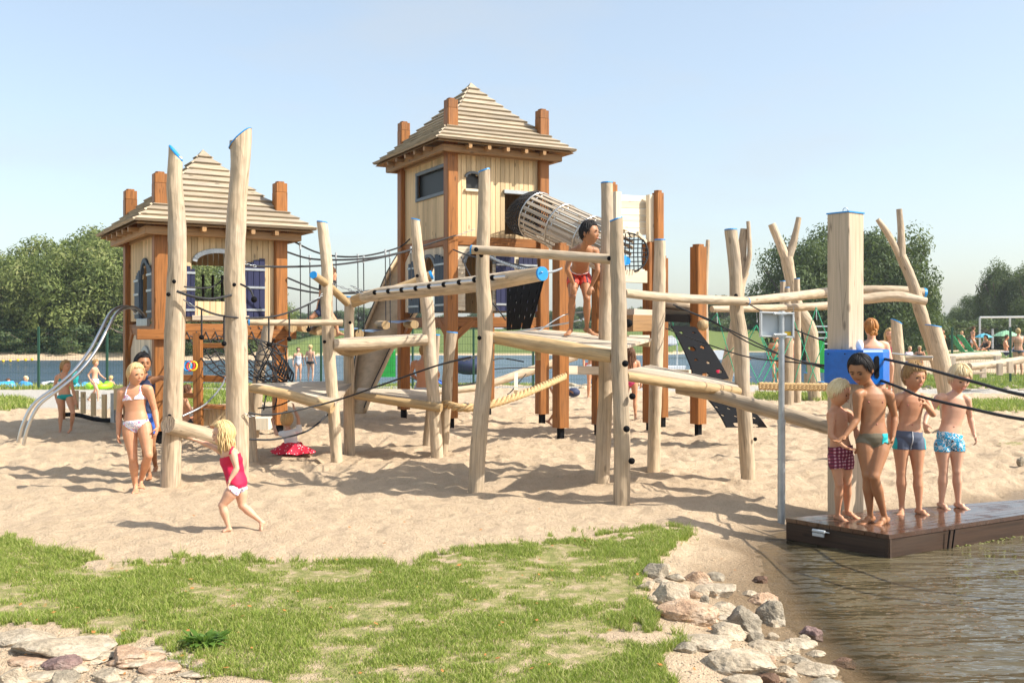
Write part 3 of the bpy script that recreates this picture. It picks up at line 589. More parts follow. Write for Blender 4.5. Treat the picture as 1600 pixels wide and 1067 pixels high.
o=log(FA,[(526,723,12.2,9.5),(522,650,12.2,9.5),(515,560,12.2,9.5),(511,480,12.2,9.5),(511,420,12.2,9),(503,348,12.2,8)],cap1=1,tilt=.25,below=.3); bolts(o,[(507,534,12.1),(521,632,12.1),(506,441,12.1)])
o=log(FA,[(546,709,13.1,8.5),(545,600,13.1,8.5),(545,540,13.1,8),(546,465,13.1,7.5)],cap1=1); bolts(o,[(539,471,13.0),(547,504,13.0)])
o=log(FA,[(683,714,12.7,9.5),(679,640,12.7,9.5),(672,560,12.7,10),(668,480,12.7,10),(656,420,12.7,9),(652,380,12.7,8.5),(649,344,12.7,7)],cap1=1,tilt=.3,below=.3); bolts(o,[(652,431,12.6)])
o=log(FA,[(692,712,12.9,7.5),(697,640,12.9,8),(700,580,12.9,8),(706,520,12.9,9)],cap1=1); bolts(o,[(698,633,12.8)])
log(FA,[(667,697,13.8,7),(672,640,13.8,7),(679,570,13.9,6),(682,524,13.9,5.5)],cap1=1)
A=[P(393,597,12.6),P(545,592,13.1),P(545,597,12.7),P(524,629,11.95)]
deckplanks(FA,[P(393,599,12.3),P(545,594,13.3),P(549,600,13.0),P(526,628,11.95)],4); deckplanks(FA,[P(393,599,12.28),P(526,628,11.93),P(524,629.5,11.9),P(395,601,12.2)],1)
log(FA,[(392,606,12.2,7),(450,617,12.05,8),(520,637,11.9,9)],'edge_log','log2',below=0); log(FA,[(398,606,12.6,6),(470,604,13.0,6),(544,605,13.1,6)],'edge_log','log2',below=0)
deckplanks(FA,[P(556,612,12.9),P(690,628,12.6),P(676,609,13.9),P(560,606,13.5)],5); log(FA,[(556,618,12.9,6),(620,627,12.75,7),(690,637,12.6,7)],'edge_log','log2',below=0)
deckplanks(FA,[P(523,530,12.3),P(664,524,12.6),P(662,521,13.4),P(560,526,13.2)],4); log(FA,[(521,539,12.2,9),(590,537,12.4,9),(667,531,12.6,8)],'edge_log','log',below=0); log(FA,[(524,541,12.3,6),(545,551,13.0,6),(600,540,13.3,5),(664,530,13.4,5)],'edge_log','log2',below=0)
log(FA,[(390,504,11.6,5),(460,504,11.8,5),(535,504,12.05,5)],'rail_log','log',cap0=1,below=0)
log(FA,[(490,430,11.8,6),(515,448,12.3,6),(542,473,12.9,6)],'rail_log','log2',cap0=1,below=0); log(FA,[(550,476,13,6),(590,461,13,6),(640,443,13,6),(672,431,13,7)],'rail_log','log2',cap1=1,below=0,capw=.03)
log(FA,[(262,663,10.3,14),(300,675,10.6,13),(357,690,10.85,13)],'rail_log','log',below=0,n=16)
FB=thing('log_climber','peeled log climbing frame in the middle with sloping decks and the crouching boy','climbing frame',P(960,740,10.2))
o=log(FB,[(744,771,9.92,12.5),(748,690,9.92,12.5),(757,590,9.92,12.5),(758,500,9.92,12),(754,420,9.92,10.5),(756,340,9.92,10),(757,268,9.92,9)],cap1=1,tilt=-.35,below=.3,n=18); bolts(o,[(752,399,9.78),(749,528,9.8)])
log(FB,[(940,756,10.5,12),(943,680,10.5,12),(946,600,10.5,11),(946,500,10.5,10.5),(949,400,10.5,10),(948,287,10.5,9)],cap1=1,below=.3,n=18)
o=log(FB,[(971,787,9.32,13),(972,680,9.32,13),(968,580,9.32,12.5),(967,480,9.32,12),(964,400,9.32,11),(963,344,9.32,10)],cap1=1,tilt=-.35,below=.3,n=18)
for px,py in ((977,568),(979,670),(987,720)):
    q=MB(); q.sphere(P(px,py,9.2),.031,14,9); b=q.build('climbing_knob',M['black'],o)
q=MB(); q.sphere(P(988,619,9.25),.031,14,9); q.build('climbing_knob',M['black'],o)
log(FB,[(1021,736,11.47,10.5),(1023,650,11.47,10),(1026,560,11.47,10),(1030,460,11.47,10),(1031,376,11.47,8.5)],cap1=1,below=.3,n=16)
o=log(FB,[(1169,748,10.87,11),(1166,690,10.87,11.5),(1160,600,10.87,11.5),(1158,540,10.87,12),(1151,480,10.87,10.5),(1149,420,10.87,10),(1142,360,10.87,9.5)],cap1=1,tilt=.1,below=.3,n=18); bolts(o,[(1150,462,10.72),(1153,472,10.7),(1180,686,10.8)])
c=[P(770,518,10.0),P(958,546,9.42),P(1018,529,11.2),P(850,515.5,11.6)]; deckplanks(FB,c,6,.03)
log(FB,[(772,527,9.97,10),(860,541,9.7,12),(957,557,9.4,10)],'edge_log','log2',below=0,n=16); log(FB,[(850,522,11.6,7),(930,528,11.4,7),(1015,535,11.2,7)],'edge_log','log2',below=0)
q=MB(); q.beam(P(752,526,9.95),P(777,528,9.95),.09,.09); q.build('support_block',M['deck'],FB); q=MB(); q.beam(P(841,541,9.95),P(841,563,9.95),.05,.04,up=V((0,1,0)),ch=.015); q.build('peg',M['log2'],FB)
c=[P(980,577,9.5),P(1155,605,10.65),P(1150,598,11.0),P(1016,570,11.4)]; deckplanks(FB,c,4,.035,'deck')
log(FB,[(978,588,9.5,7),(1060,600,10.0,8),(1153,612,10.65,7.5)],'edge_log','log2',below=0)
o=log(FB,[(738,390,9.75,7),(860,398,9.6,7.5),(975,407,9.4,8)],'rail_log','log',cap0=1,cap1=1,below=0,rough=.05); bolts(o,[(744,390,9.66),(952,404,9.3)])
o=log(FB,[(968,408,9.75,6.5),(978,408,9.6,6.5)],'log_stub','log',cap1=1,below=0,capw=.02,sub=2)
log(FB,[(975,458,9.5,7),(1060,466,10.1,7),(1166,471,10.75,7)],'rail_log','log',cap1=1,below=0,rough=.06)
for x,y in ((955,462),(948,467)): pass
o=log(FB,[(566,465,12.1,7),(600,459,11.9,11),(690,450,11.2,12),(770,440,10.4,13),(846,428,9.75,11)],'climbing_log','log',cap1=1,below=0,rough=.05,capw=.02,n=18)
for i,(x,y) in enumerate(((586,457),(607,455),(628,453),(650,450.5),(671,447.5),(694,444.5),(718,441),(742,437),(770,434))):
    D=12.0-(x-586)/184*1.7-.12; q=MB(); q.sphere(P(x,y,D),.031,10,7); q.build('climbing_knob',M['black'],o)
    q=MB(); q.tube([P(x+3,y,D-.02),P(x+21,y-1.5,D-.14)],.019,8); q.build('steel_sleeve',M['steel'],o)
log(FB,[(552,468,12.4,6),(572,463,12.2,8)],'rail_log','log2',below=0,sub=3)
log(FB,[(1058,606,10.6,9),(1120,618,10.4,10),(1200,640,10.0,11.5),(1310,672,9.4,11)],'leaning_log','log',below=0,n=16,rough=.06)
# ropes and chains of the frames
def chain(parent,a,b,sag=.02,r=.012):
    L=(V(b)-V(a)).length; n=max(3,int(L/.05)); pts=sagpts(a,b,sag,n); mb=MB(); d=(V(b)-V(a)).normalized(); sd=d.cross(UP).normalized(); up=sd.cross(d)
    for i in range(n):
        p=(pts[i]+pts[i+1])/2; e=up if i%2 else sd; ring=[p+d*(.032*math.cos(t))+e*(r*math.sin(t)) for t in [k_*math.pi/4 for k_ in range(9)]]; mb.tube(ring,.0045,5,False)
    return mb.build('chain',M['galv'],parent)
def cable(parent,pts,r=.011,name='rope',m='rope',k_=6): mb=MB(); mb.tube([q[:3] for q in cr([tuple(P(*p)) for p in pts],6)],r,k_); return mb.build(name,M[m],parent)
cable(FA,[(276,455,10.35),(300,463,10.4),(330,467,10.5),(362,461,10.8)],.014); cable(FA,[(288,448,10.4),(330,449,10.8),(355,430,10.9)],.008)
cable(FA,[(376,444,10.7),(390,452,10.6),(396,464,10.5)],.011); q=MB(); q.sphere(P(397,468,10.5),.034,12,8); q.build('rope_ball',M['black'],FA)
chain(FA,P(287,467,10.4),P(306,479,10.5)); o=cable(FA,[(306,479,10.5),(330,489,10.6),(352,494,10.7),(385,497,10.9),(430,494,11.4),(470,481,11.8),(500,466,12.1)],.011); chain(FA,P(484,472,12.0),P(506,458,12.15))
for x,y0,y1,D in ((315,482,527,10.5),(350,494,537,10.7),(420,496,538,11.3),(452,489,529,11.6),(482,475,515,11.9)):
    c=cable(FA,[(x,y0,D),(x,y1,D)],.010); q=MB(); q.sphere(P(x,y1,D),.028,12,8); q.build('rope_ball',M['black'],c)
cable(FA,[(385,686,10.9),(430,686,11.2),(480,673,11.8),(515,645,12.2)],.011); chain(FA,P(503,653,12.1),P(517,641,12.2))
q=cable(FA,[(285,650,10.5),(320,632,10.8),(345,605,11.5),(352,590,12)],.010,m='galv')
FR=thing('handrail_rope','long black rope slung low between left and middle log posts','rope',P(560,660,11)); cable(FR,[(388,645,10.8),(430,647,11.0),(520,627,11.4),(600,600,11.2),(680,572,10.8),(735,558,10.0)],.010); chain(FR,P(720,562,10.3),P(750,552,9.95)); chain(FR,P(383,645,10.8),P(398,649,10.85))
o=thing('handrail_rope','black rope crossing the sky from left tall post to the tall tower wall','rope',P(560,400,13)); cable(o,[(383,415,10.9),(450,417,12),(540,412,13.4),(620,397,15),(680,378,16.2),(712,368,16.5)],.013); chain(o,P(381,413,10.9),P(400,416,11.1),0); chain(o,P(712,369,16.45),P(742,358,16.6),0)
cable(FB,[(708,390,16.5),(735,400,14),(790,410,11.8),(838,422,9.9)],.012); chain(FB,P(765,401,12.5),P(842,424,9.75),.03,.016); chain(FB,P(846,425,9.7),P(878,419,14.7),.02); chain(FB,P(548,446,12.4),P(590,460,12.1)); chain(FB,P(515,441,12.2),P(585,462,12.0),.02)
cable(FB,[(721,402,13),(740,440,12),(775,480,11),(790,500,11.2)],.008)
o=thing('rope_handrails','four black ropes slung from the middle frame down to the blue cable box','rope',P(1150,560,10))
for pts in ([(1052,476,11.4),(1150,520,10.7),(1230,558,10),(1296,572,9.3)],[(1056,480,11.4),(1110,500,11),(1180,540,10.4),(1296,578,9.3)],[(1040,513,11.5),(1100,536,11),(1170,558,10.6),(1240,566,10),(1296,573,9.3)],[(1166,473,10.7),(1200,492,10.2),(1240,514,9.8),(1296,536,9.3)]): cable(o,pts,.0075)
cable(FB,[(818,565,11.5),(780,560,11.8),(756,572,10)],.008)
for pts in ([(795,520,11),(880,506,11),(905,500,10.8)],[(838,520,11),(880,493,12.5),(915,487,12)]): cable(FB,pts,.008,m='galv')
# thick hemp rope
def twist(parent,pts,r,m='hemp',name='thick_rope'):
    C=[V(q[:3]) for q in cr([tuple(P(*p)) for p in pts],24)]; mb=MB(); s=0
    for st in range(3):
        q=[];s=0
        for i,p in enumerate(C):
            if i: s+=(p-C[i-1]).length
            t=(C[min(i+1,len(C)-1)]-C[max(i-1,0)]).normalized(); a=t.cross(UP).normalized(); b=a.cross(t); th=s/(r*6.0)*6.283+st*2.094; q.append(p+a*math.cos(th)*r*.60+b*math.sin(th)*r*.60)
        mb.tube(q,r*.52,8)
    return mb.build(name,M[m],parent)
t=thing('thick_rope','thick twisted tan rope hanging in a curve behind the middle log post','rope',P(790,630,12)); twist(t,[(694,630,12.85),(720,637,12.6),(760,633,12.8),(810,618,13.3),(850,602,14),(882,588,14.8)],.050)
# orange square post gate with board panel and tube tunnel
FC=thing('play_gate','orange square post structure with whitish board panel and round net opening','play structure',P(960,670,15.4))
for x,y0,y1,D,w_ in ((876,380,668,15.0,.19),(934,392,668,15.6,.15),(1015,378,662,15.9,.17),(1091,382,662,15.5,.19),(1035,400,655,16.9,.15),(1028,298,560,15.6,.14),(957,285,560,15.3,.12)):
    a=P(x,y1,D); b=P(x,y0,D); mb=MB(); a.z=max(a.z,.15); mb.beam(a,b-UP*.04,w_,w_,up=V((.85,.53,0)),ch=.012); mb.beam(b-UP*.04,b,w_*.75,w_*.75,up=V((.85,.53,0)),ch=.02); o=mb.build('square_post',M['orange'],FC)
    if y1>600: f=MB(); f.beam(V((a.x,a.y,-.3)),a,.085,.085,up=V((.85,.53,0))); f.build('post_foot',M['black'],o)
for i in range(6): q=MB(); z0=305+i*10.2; q.beam(P(966,z0+5,15.25),P(1012,z0+6.5,15.75),.03,.098,ch=.004); q.build('panel_board',M['white'],FC)
for x,y0,y1,D in ((1016,305,378,15.6),(964,300,425,15.2)): q=MB(); q.beam(P(x,y1,D),P(x,y0,D),.09,.11,up=V((.85,.53,0))); q.build('pale_post',M['white'],FC)
q=MB(); q.beam(P(962,431,15.1),P(1010,433,15.5),.04,.19); q.build('panel_board',M['white'],FC)
for (x,y,x2,y2) in ((972,368,995,368),(996,365,1009,378),(966,424,1006,424)): q=MB(); q.beam(P(x,y,15.2),P(x2,y2,15.5),.04,.06); q.build('net_frame',M['white'],FC)
nm=MB(); cN=P(983,395,15.3)
for i in range(9):
    t=-.27+i*.0675; h=math.sqrt(max(0,.29**2-t*t)); b_=.10*(1-(t/.29)**2)
    nm.tube([cN+V((t,.25*t-b_,-h)),cN+V((t,.25*t+.06-b_,0)),cN+V((t,.25*t-b_,h))],.009,5); nm.tube([cN+V((-h,-.25*h-b_,t)),cN+V((0,.12-b_,t)),cN+V((h,.25*h-b_,t))],.009,5)
nm.tube([cN+V((.3*math.cos(k_*.2618),.08*math.cos(k_*.2618),.3*math.sin(k_*.2618))) for k_ in range(25)],.014,6); nm.build('round_net',M['rope'],FC)
for a,b,w_,h_,mm in ((P(976,488,15.2),P(1014,490,15.7),.35,.10,'deck'),(P(978,505,15),P(1012,505,15.3),.3,.25,'eave'),(P(1038,497,16),P(1088,498,15.7),.6,.12,'dark'),(P(980,530,14.8),P(1012,530,15),.1,.12,'white'),(P(1022,583,15.3),P(1078,585,15),.10,.14,'white'),(P(880,578,15.0),P(936,579,15.5),.12,.13,'deck')):
    q=MB(); q.beam(a,b,w_,h_); q.build('cross_beam',M[mm],FC)
log(FC,[(1036,485,16,9),(1060,486,15.9,9),(1090,488,15.7,9)],'cross_log','log',below=0,sub=3); log(FC,[(1020,470,15.9,7),(1060,477,15.8,7),(1100,486,15.7,7)],'cross_log','log',below=0,sub=3)
q=MB(); q.sphere(P(1098,508,15.3),.09,8,6,sy=.7); q.build('log_end',M['log2'],FC)
q=MB(); q.sphere(P(982,505,14.2),.06,12,8); q.build('rope_ball',M['black'],FC)
# perforated black rubber mats
def mat_mesh(name,label,corner,holes,m='black'):
    # corner: 4 world pts a(top-left) b(top-right) c(bot-right) d(bot-left); curved; holes list (u,v,r) in unit square, built as grid with round cut-outs
    nu,nv=44,60; a,b,c,d=corner; mb=MB(); pts=[];ok=[]
    for j in range(nv+1):
        for i in range(nu+1):
            u,v=i/nu,j/nv; p=a.lerp(b,u).lerp(d.lerp(c,u),v)+V((0,-.18*math.sin(v*math.pi),0)); pts.append(p)
    W=(b-a).length; L=(d-a).length; fs=[]
    for j in range(nv):
        for i in range(nu):
            u,v=(i+.5)/nu,(j+.5)/nv
            if all(((u-x)*W)**2+((v-y)*L)**2>r*r for x,y,r in holes): o=j*(nu+1)+i; fs.append((o,o+1,o+nu+2,o+nu+1))
    mb.add(pts,fs,None,True); o=mb.build(name,M[m],label=label,cat='climbing mat'); s=o.modifiers.new('thickness','SOLIDIFY'); s.thickness=.015; return o
hs=[(x/5+.1+random.uniform(-.03,.03),y/7+.05+random.uniform(-.02,.02),.027) for x in range(5) for y in range(6)]+[(.2,.93,.05),(.62,.95,.06)]
mat_mesh('climbing_mat','black perforated rubber climbing mat hanging below the blue-capped log end',[P(793,440,13.5),P(853,428,12),P(829,513,12.6),P(793,516,13.4)],hs)
hs=[(.25,.12,.045),(.75,.12,.035),(.3,.42,.07),(.7,.4,.05),(.25,.62,.035),(.6,.68,.04),(.35,.88,.06),(.8,.85,.06)]
mat_mesh('climbing_mat','upper black rubber ramp with large round holes beside orange post',[P(1048,510,14.8),P(1086,512,15.2),P(1138,592,14.2),P(1087,600,13.4)],hs)
hs=[(x/4+.1+random.uniform(-.04,.04),y/4+.1,.025) for x in range(4) for y in range(3)]+[(.3,.9,.06),(.7,.92,.06)]
mat_mesh('climbing_mat','lower black rubber ramp with small holes reaching the sand',[P(1100,618,14.2),P(1160,630,14.2),P(1198,667,14.2),P(1134,668,13.5)],hs)
# tube tunnel
TT=thing('tube_tunnel','slatted round tunnel of wood and steel rings with black net mouth','tunnel',P(870,365,16.2))
ax=[P(812,330,16.85),P(838,337,16.5),P(880,356,16.1),P(925,378,15.7),P(965,396,15.35)]; R_=.37
def circ(c,d,r,n=24,ph=0): a=d.cross(UP).normalized(); b=a.cross(d).normalized(); return [c+a*(r*math.cos(t))+b*(r*math.sin(t)) for t in [ph+2*math.pi*k_/n for k_ in range(n+1)]]
dr=(ax[4]-ax[1]).normalized(); e0,e1=ax[1],ax[4]; NS=22
for i in range(3):
    p=e0.lerp(e1,i/3); q=e0.lerp(e1,(i+.97)/3)
    for k_ in range(NS):
        a=circ(p,dr,R_,NS)[k_]; b=circ(q,dr,R_,NS)[k_]; mb=MB(); mb.beam(a,b,.055,.02,up=(a-p)); mb.build('slat',M['deck'],TT)
    for c in (p,):
        r=MB(); r.tube(circ(c,dr,R_+.022),.013,6,False); r.build('steel_ring',M['steel'],TT)
        r=MB(); r.tube(circ(c+dr*.07,dr,R_-.01),.010,6,False); r.build('steel_ring',M['steel'],TT)
nm=MB()
for i in range(10):
    t=i/9; c=ax[0].lerp(ax[1],t); r=.30+.07*t+.06*math.sin(t*3.1); nm.tube(circ(c+dr*0,(dr+V((-.3,.3,.0))*(1-t)).normalized(),r,20),.012,5,False)
for k_ in range(24):
    q=[]
    for i in range(6): t=i/5; c=ax[0].lerp(ax[1],t); r=.30+.07*t+.06*math.sin(t*3.1); q.append(circ(c,(dr+V((-.3,.3,.0))*(1-t)).normalized(),r,24,t*.5)[k_])
    nm.tube(q,.012,5,False)
nm.build('net_sleeve',M['rope'],TT)
# rope bridge between towers
RB=thing('rope_bridge','black rope bridge with log rungs between the two towers','rope bridge',P(545,520,15.6))
top1=[(449,372,15.5),(500,396,15.6),(560,401,15.7),(620,388,16.6),(640,374,17.5)]; top2=[(449,394,14.9),(490,405,15),(560,405,15.1),(620,396,15.9),(700,372,16.6)]
lo1=[(449,434,15.4),(500,453,15.5),(560,458,15.6),(640,444,17)]; lo2=[(449,449,14.9),(500,458,15),(560,456,15.1),(700,440,16.6)]
for l in (top1,top2,lo1,lo2): cable(RB,l,.014)
for x,y,D,yb in ((469,382,15.5,512),(525,398,15.6,520),(559,400,15.7,520),(602,393,16.2,510),(484,402,15,515),(568,403,15.2,518),(609,396,15.8,512),(642,388,16.2,470)):
    c=cable(RB,[(x,y,D),(x+1,yb,D)],.008); q=MB(); q.beam(P(x,y-3,D),P(x,y+8,D),.03,.03); q.build('clamp',M['alu'],c)
for i,(x,y) in enumerate(((457,512),(478,512),(500,517),(525,520),(562,522),(603,508),(648,507))):
    D=15.0+i*.22; q=MB(); q.tube([P(x,y,D),P(x-12,y-1,D+.9)],.07,12); q.build('rung_log',M['log2'],RB)
    if i in (1,3,4,5): q=MB(); a,b=P(x,y-5,D),P(x+38,y-7,D+.25); c,d=P(x+30,y-8,D+1),P(x-10,y-6,D+.9); q.add([a,b,c,d,(a+b)/2-UP*.03],[(0,4,2,3),(4,1,2)],None,True); q.build('membrane',M['membrane'],RB)
# slide on the left of tall tower
SLD=thing('beige_slide','wide beige curved slide running down from the tall tower','slide',P(570,645,18.2)); mb=MB()
eL=cr([tuple(P(*p)) for p in [(630,392,20.7),(606,432,20.3),(590,470,19.9),(573,510,19.5),(560,545,19.2),(554,580,18.9),(550,612,18.5),(545,645,18.2)]],6); eR=cr([tuple(P(*p)) for p in [(692,392,20.4),(672,440,20),(655,480,19.7),(635,515,19.4),(613,547,19.1),(597,580,18.8),(582,612,18.4),(570,645,18.1)]],6)
n=len(eL); vs=[V(q) for q in eL]+[V(q) for q in eR]; mb.add(vs,[(i,i+1,n+i+1,n+i) for i in range(n-1)],None,True); o=mb.build('slide_bed',M['slide'],SLD); s_=o.modifiers.new('thickness','SOLIDIFY'); s_.thickness=.03
for e in (eL,eR):
    e=[V(q) for q in e]; mb=MB(); mb.add(e+[q+UP*.10+V((0,-.08,0)) for q in e],[(i,i+1,n+i+1,n+i) for i in range(n-1)],None,True); o=mb.build('side_wall',M['slide'],SLD); s_=o.modifiers.new('thickness','SOLIDIFY'); s_.thickness=.03; mb=MB(); mb.tube([q+UP*.10+V((0,-.08,0)) for q in e],.012,6); mb.build('edge_tube',M['dark'],SLD)
# steel pole slide on the left tower
PS=thing('slide_rails','pair of curved steel slide rails from the left tower to the sand','slide rails',G(32,692))
for dx,dy,dD in ((0,0,0),(9,1,-.25)):
    mb=MB(); pts=[(27,697,14.2),(35,665,14.2),(52,632,14.25),(85,606,14.35),(115,580,14.5),(140,548,14.7),(158,515,14.9),(172,490,15.1),(188,480,15.3),(206,482,15.5),(221,498,15.8)]
    mb.tube([q[:3] for q in cr([tuple(P(a+dx,b+dy+(2 if i==10 else 0),D+dD)) for i,(a,b,D) in enumerate(pts)],8)],.024,12); mb.build('steel_rail',M['steel'],PS)
# net and beams under left tower
NT=thing('climbing_net','black climbing net sloping from the orange beam under the left tower','climbing net',P(340,600,13.6))
nm=MB(); ta,tb,bb_,ba=P(290,515,14.6),P(405,512,15.2),P(462,600,13.2),P(352,590,12.4)
for i in range(9): t=i/8; nm.tube(sagpts(ta.lerp(tb,t),ba.lerp(bb_,t),.14,8),.011,5)
for i in range(1,8): t=i/8; nm.tube([ta.lerp(tb,s/8).lerp(ba.lerp(bb_,s/8),t)-UP*(.14*4*t*(1-t))+UP*.05*math.sin(s*2.1+i) for s in range(9)],.010,5)
nm.build('net',M['rope'],NT)
n2=MB(); rn=random.Random(5)
for i in range(13):
    pts=[P(rn.uniform(398,452),rn.uniform(528,600),13.2+rn.uniform(-.4,.4)) for _ in range(3)]; n2.tube([V(q) for q in cr([tuple(q) for q in pts],5)],.009,5)
for i in range(7): n2.tube([V(q) for q in cr([tuple(q) for q in (P(430+i*3,540+i*5,13.4),P(440+i*3,560+i*4,13.3),P(432+i*4,585+i*2,13.2))],5)],.012,5)
for pts in ([(403,638,12.6),(440,632,12.6),(470,615,12.8)],[(412,640,12.6),(416,618,12.8),(424,606,12.9),(432,622,12.7),(428,640,12.6)],[(410,606,13),(440,612,12.8),(470,618,12.6)]): n2.tube([V(q) for q in cr([tuple(P(*q)) for q in pts],6)],.010,5)
n2.build('net_tangle',M['rope'],NT)
UF=thing('play_counter','orange timber frame with pale board counter under the left tower','play counter',P(320,668,13.9))
for a,b,w_,h_,nme,mm in ((P(310,665,13.7),P(309,520,13.7),.11,.11,'post','orange'),(P(262,590,13.9),P(352,592,13.9),.08,.09,'rail','orange'),(P(262,617,13.8),P(305,618,13.8),.08,.07,'rail','orange'),(P(315,634,13.8),P(354,636,13.8),.2,.05,'counter_top','orange'),(P(315,540,14),P(352,540,14),.07,.07,'rail','orange')):
    q=MB(); q.beam(a,b,w_,h_); q.build(nme,M[mm],UF)
for i in range(7): q=MB(); x=317+i*6.3; q.beam(P(x,665,13.85),P(x,639,13.85),.05,.02,up=V((0,1,0))); q.build('board',M['cream'],UF)
for i,(x,c) in enumerate(((293,'blue'),(298,'red_ring'),(302,'yellow_ring'))):
    simple('red_ring',(.7,.03,.03)); simple('yellow_ring',(.8,.55,.02)); q=MB(); q.tube([P(x,572,13.5)+V((.05*math.cos(t),.02*math.sin(t),.06*math.sin(t))) for t in [k_*.524 for k_ in range(13)]],.012,6,False); tag(q.build('ring_toy',M[c]),'%s ring toy hanging by the orange post under left tower'%('blue','red','yellow')[i],'toy')
q=MB(); q.box(P(410,661,14.0),.24,.3,.16,.1,.02); tag(q.build('bench',M['white']),'pale low bench block behind the kneeling girl','bench')
# low palisade left
PL=thing('palisade_bridge','row of short pale stakes on a dark hanging beam left of the tower','palisade',P(160,655,18.5))
for x,y0,y1,m_ in ((98,615,655,'orange'),(130,612,646,'cream'),(146,614,650,'cream'),(163,616,653,'cream'),(177,614,660,'galv'),(182,607,640,'cream'),(119,610,640,'cream')):
    q=MB(); q.beam(P(x,y1,18-(x-98)*.02),P(x,y0,18-(x-98)*.02),.08,.06,up=V((0,1,0)),ch=.012); q.build('stake',M[m_],PL)
cable(PL,[(95,648,18.2),(120,648,17.9),(150,655,17.5),(176,656,17),(190,650,16.6)],.04,'beam','black')
# forked trunks, posts and net at the right back
FK=thing('forked_trunk','peeled forked trunk left of the grey sign','tree trunk post',P(1130,600,19.5)); log(FK,[(1128,612,19.5,11),(1138,570,19.5,11),(1150,510,19.5,10),(1157,450,19.5,7),(1165,425,19.5,6)],'trunk'); log(FK,[(1160,440,19.5,6),(1160,390,19.5,7),(1163,358,19.5,6)],'branch',below=0); log(FK,[(1160,440,19.5,5),(1170,405,19.4,4),(1171,380,19.4,3.5),(1169,346,19.4,3)],'branch',below=0)
FK=thing('forked_trunk','tall peeled forked trunk rising behind the grey sign','tree trunk post',P(1273,625,23.3)); log(FK,[(1273,628,23.3,10),(1270,560,23.3,10),(1265,515,23.3,11),(1245,475,23.3,9),(1236,440,23.3,9),(1229,402,23.3,10)],'trunk'); log(FK,[(1231,410,23.3,8),(1220,385,23.3,7),(1206,350,23.3,6)],'branch',below=0); log(FK,[(1229,408,23.3,8),(1238,385,23.3,6),(1243,365,23.3,5),(1248,340,23.3,4)],'branch',below=0)
FK=thing('forked_trunk','tall peeled forked trunk at the right with bent left branch','tree trunk post',P(1478,640,18.5)); log(FK,[(1484,648,18.5,9),(1470,590,18.5,9),(1452,530,18.5,9),(1438,485,18.5,9.5),(1425,440,18.5,8),(1408,400,18.5,8)],'trunk'); log(FK,[(1412,415,18.5,6),(1398,385,18.5,5),(1385,362,18.5,5),(1371,343,18.5,3.5)],'branch',below=0); log(FK,[(1408,405,18.5,7),(1408,370,18.5,5.5),(1405,327,18.5,4.5)],'branch',below=0)
FK=thing('thin_trunk','thin crooked peeled trunk behind the orange post','tree trunk post',P(1103,610,18)); log(FK,[(1104,600,18,5),(1103,540,18,5),(1102,460,18,4),(1106,375,18,3)],'trunk')
FD=thing('rope_net_climber','log frame with green rope net and thick plaited foot rope','climbing frame',P(1240,620,19))
for pts in ([(1223,608,20,6),(1223,500,20,5),(1223,440,20,4)],[(1230,612,20,10),(1230,540,20,9),(1229,450,20,5)],[(1246,610,20.5,6),(1246,500,20.5,5),(1245,436,20.5,4.5)]): log(FD,pts,cap1=1)
log(FD,[(1165,470,17,6),(1230,464,18,7),(1300,457,19,8),(1380,453,19,7),(1442,458,19,8)],'beam_log','log',cap1=1,below=0,capw=.05); log(FD,[(1112,483,18,5),(1230,481,19,6),(1300,477,19.5,6)],'beam_log','log',below=0); log(FD,[(1345,468,17.8,8),(1400,463,17.8,8),(1447,471,17.8,6)],'beam_log','log',below=0)
for x0,y0,x1,y1 in ((1150,520,1185,598),(1182,508,1215,598),(1182,508,1150,570),(1215,530,1185,590),(1182,508,1225,600),(1240,500,1190,600),(1240,500,1278,600),(1275,480,1240,600),(1275,480,1305,560),(1300,500,1262,600),(1120,490,1150,590),(1130,560,1182,508),(1222,540,1190,600),(1240,520,1205,600),(1095,520,1120,490),(1060,540,1050,500)):
    cable(FD,[(x0,y0,18.6),(x1,y1,18.3)],.008,'net_rope','green_rope',5)
for x,y in ((1120,486),(1182,482),(1240,480),(1275,478)): cable(FD,[(x,y,18.8),(x+1,y+22,18.7)],.006,'hanger','galv',5)
for s in (-3,0,3): twist(FD,[(1186,603+s,17.5),(1230,604+s,17.5),(1300,605+s,17.5)],.035)
LP=thing('log_posts','pair of thick leaning cut posts with slanted blue tops at the right','posts',P(1440,620,16.5)); log(LP,[(1408,618,16.5,9),(1405,570,16.5,9),(1400,503,16.5,8)],cap1=1,tilt=.6); log(LP,[(1480,628,16,13),(1472,570,16,13),(1458,510,16,11)],cap1=1,tilt=.45); cable(LP,[(1393,552,15.5),(1440,557,15.4),(1458,558,15.3)],.012,m='galv')
q=log(LP,[(1415,560,15.6,4),(1457,559,15.4,4)],'rung','log',below=0,sub=3)
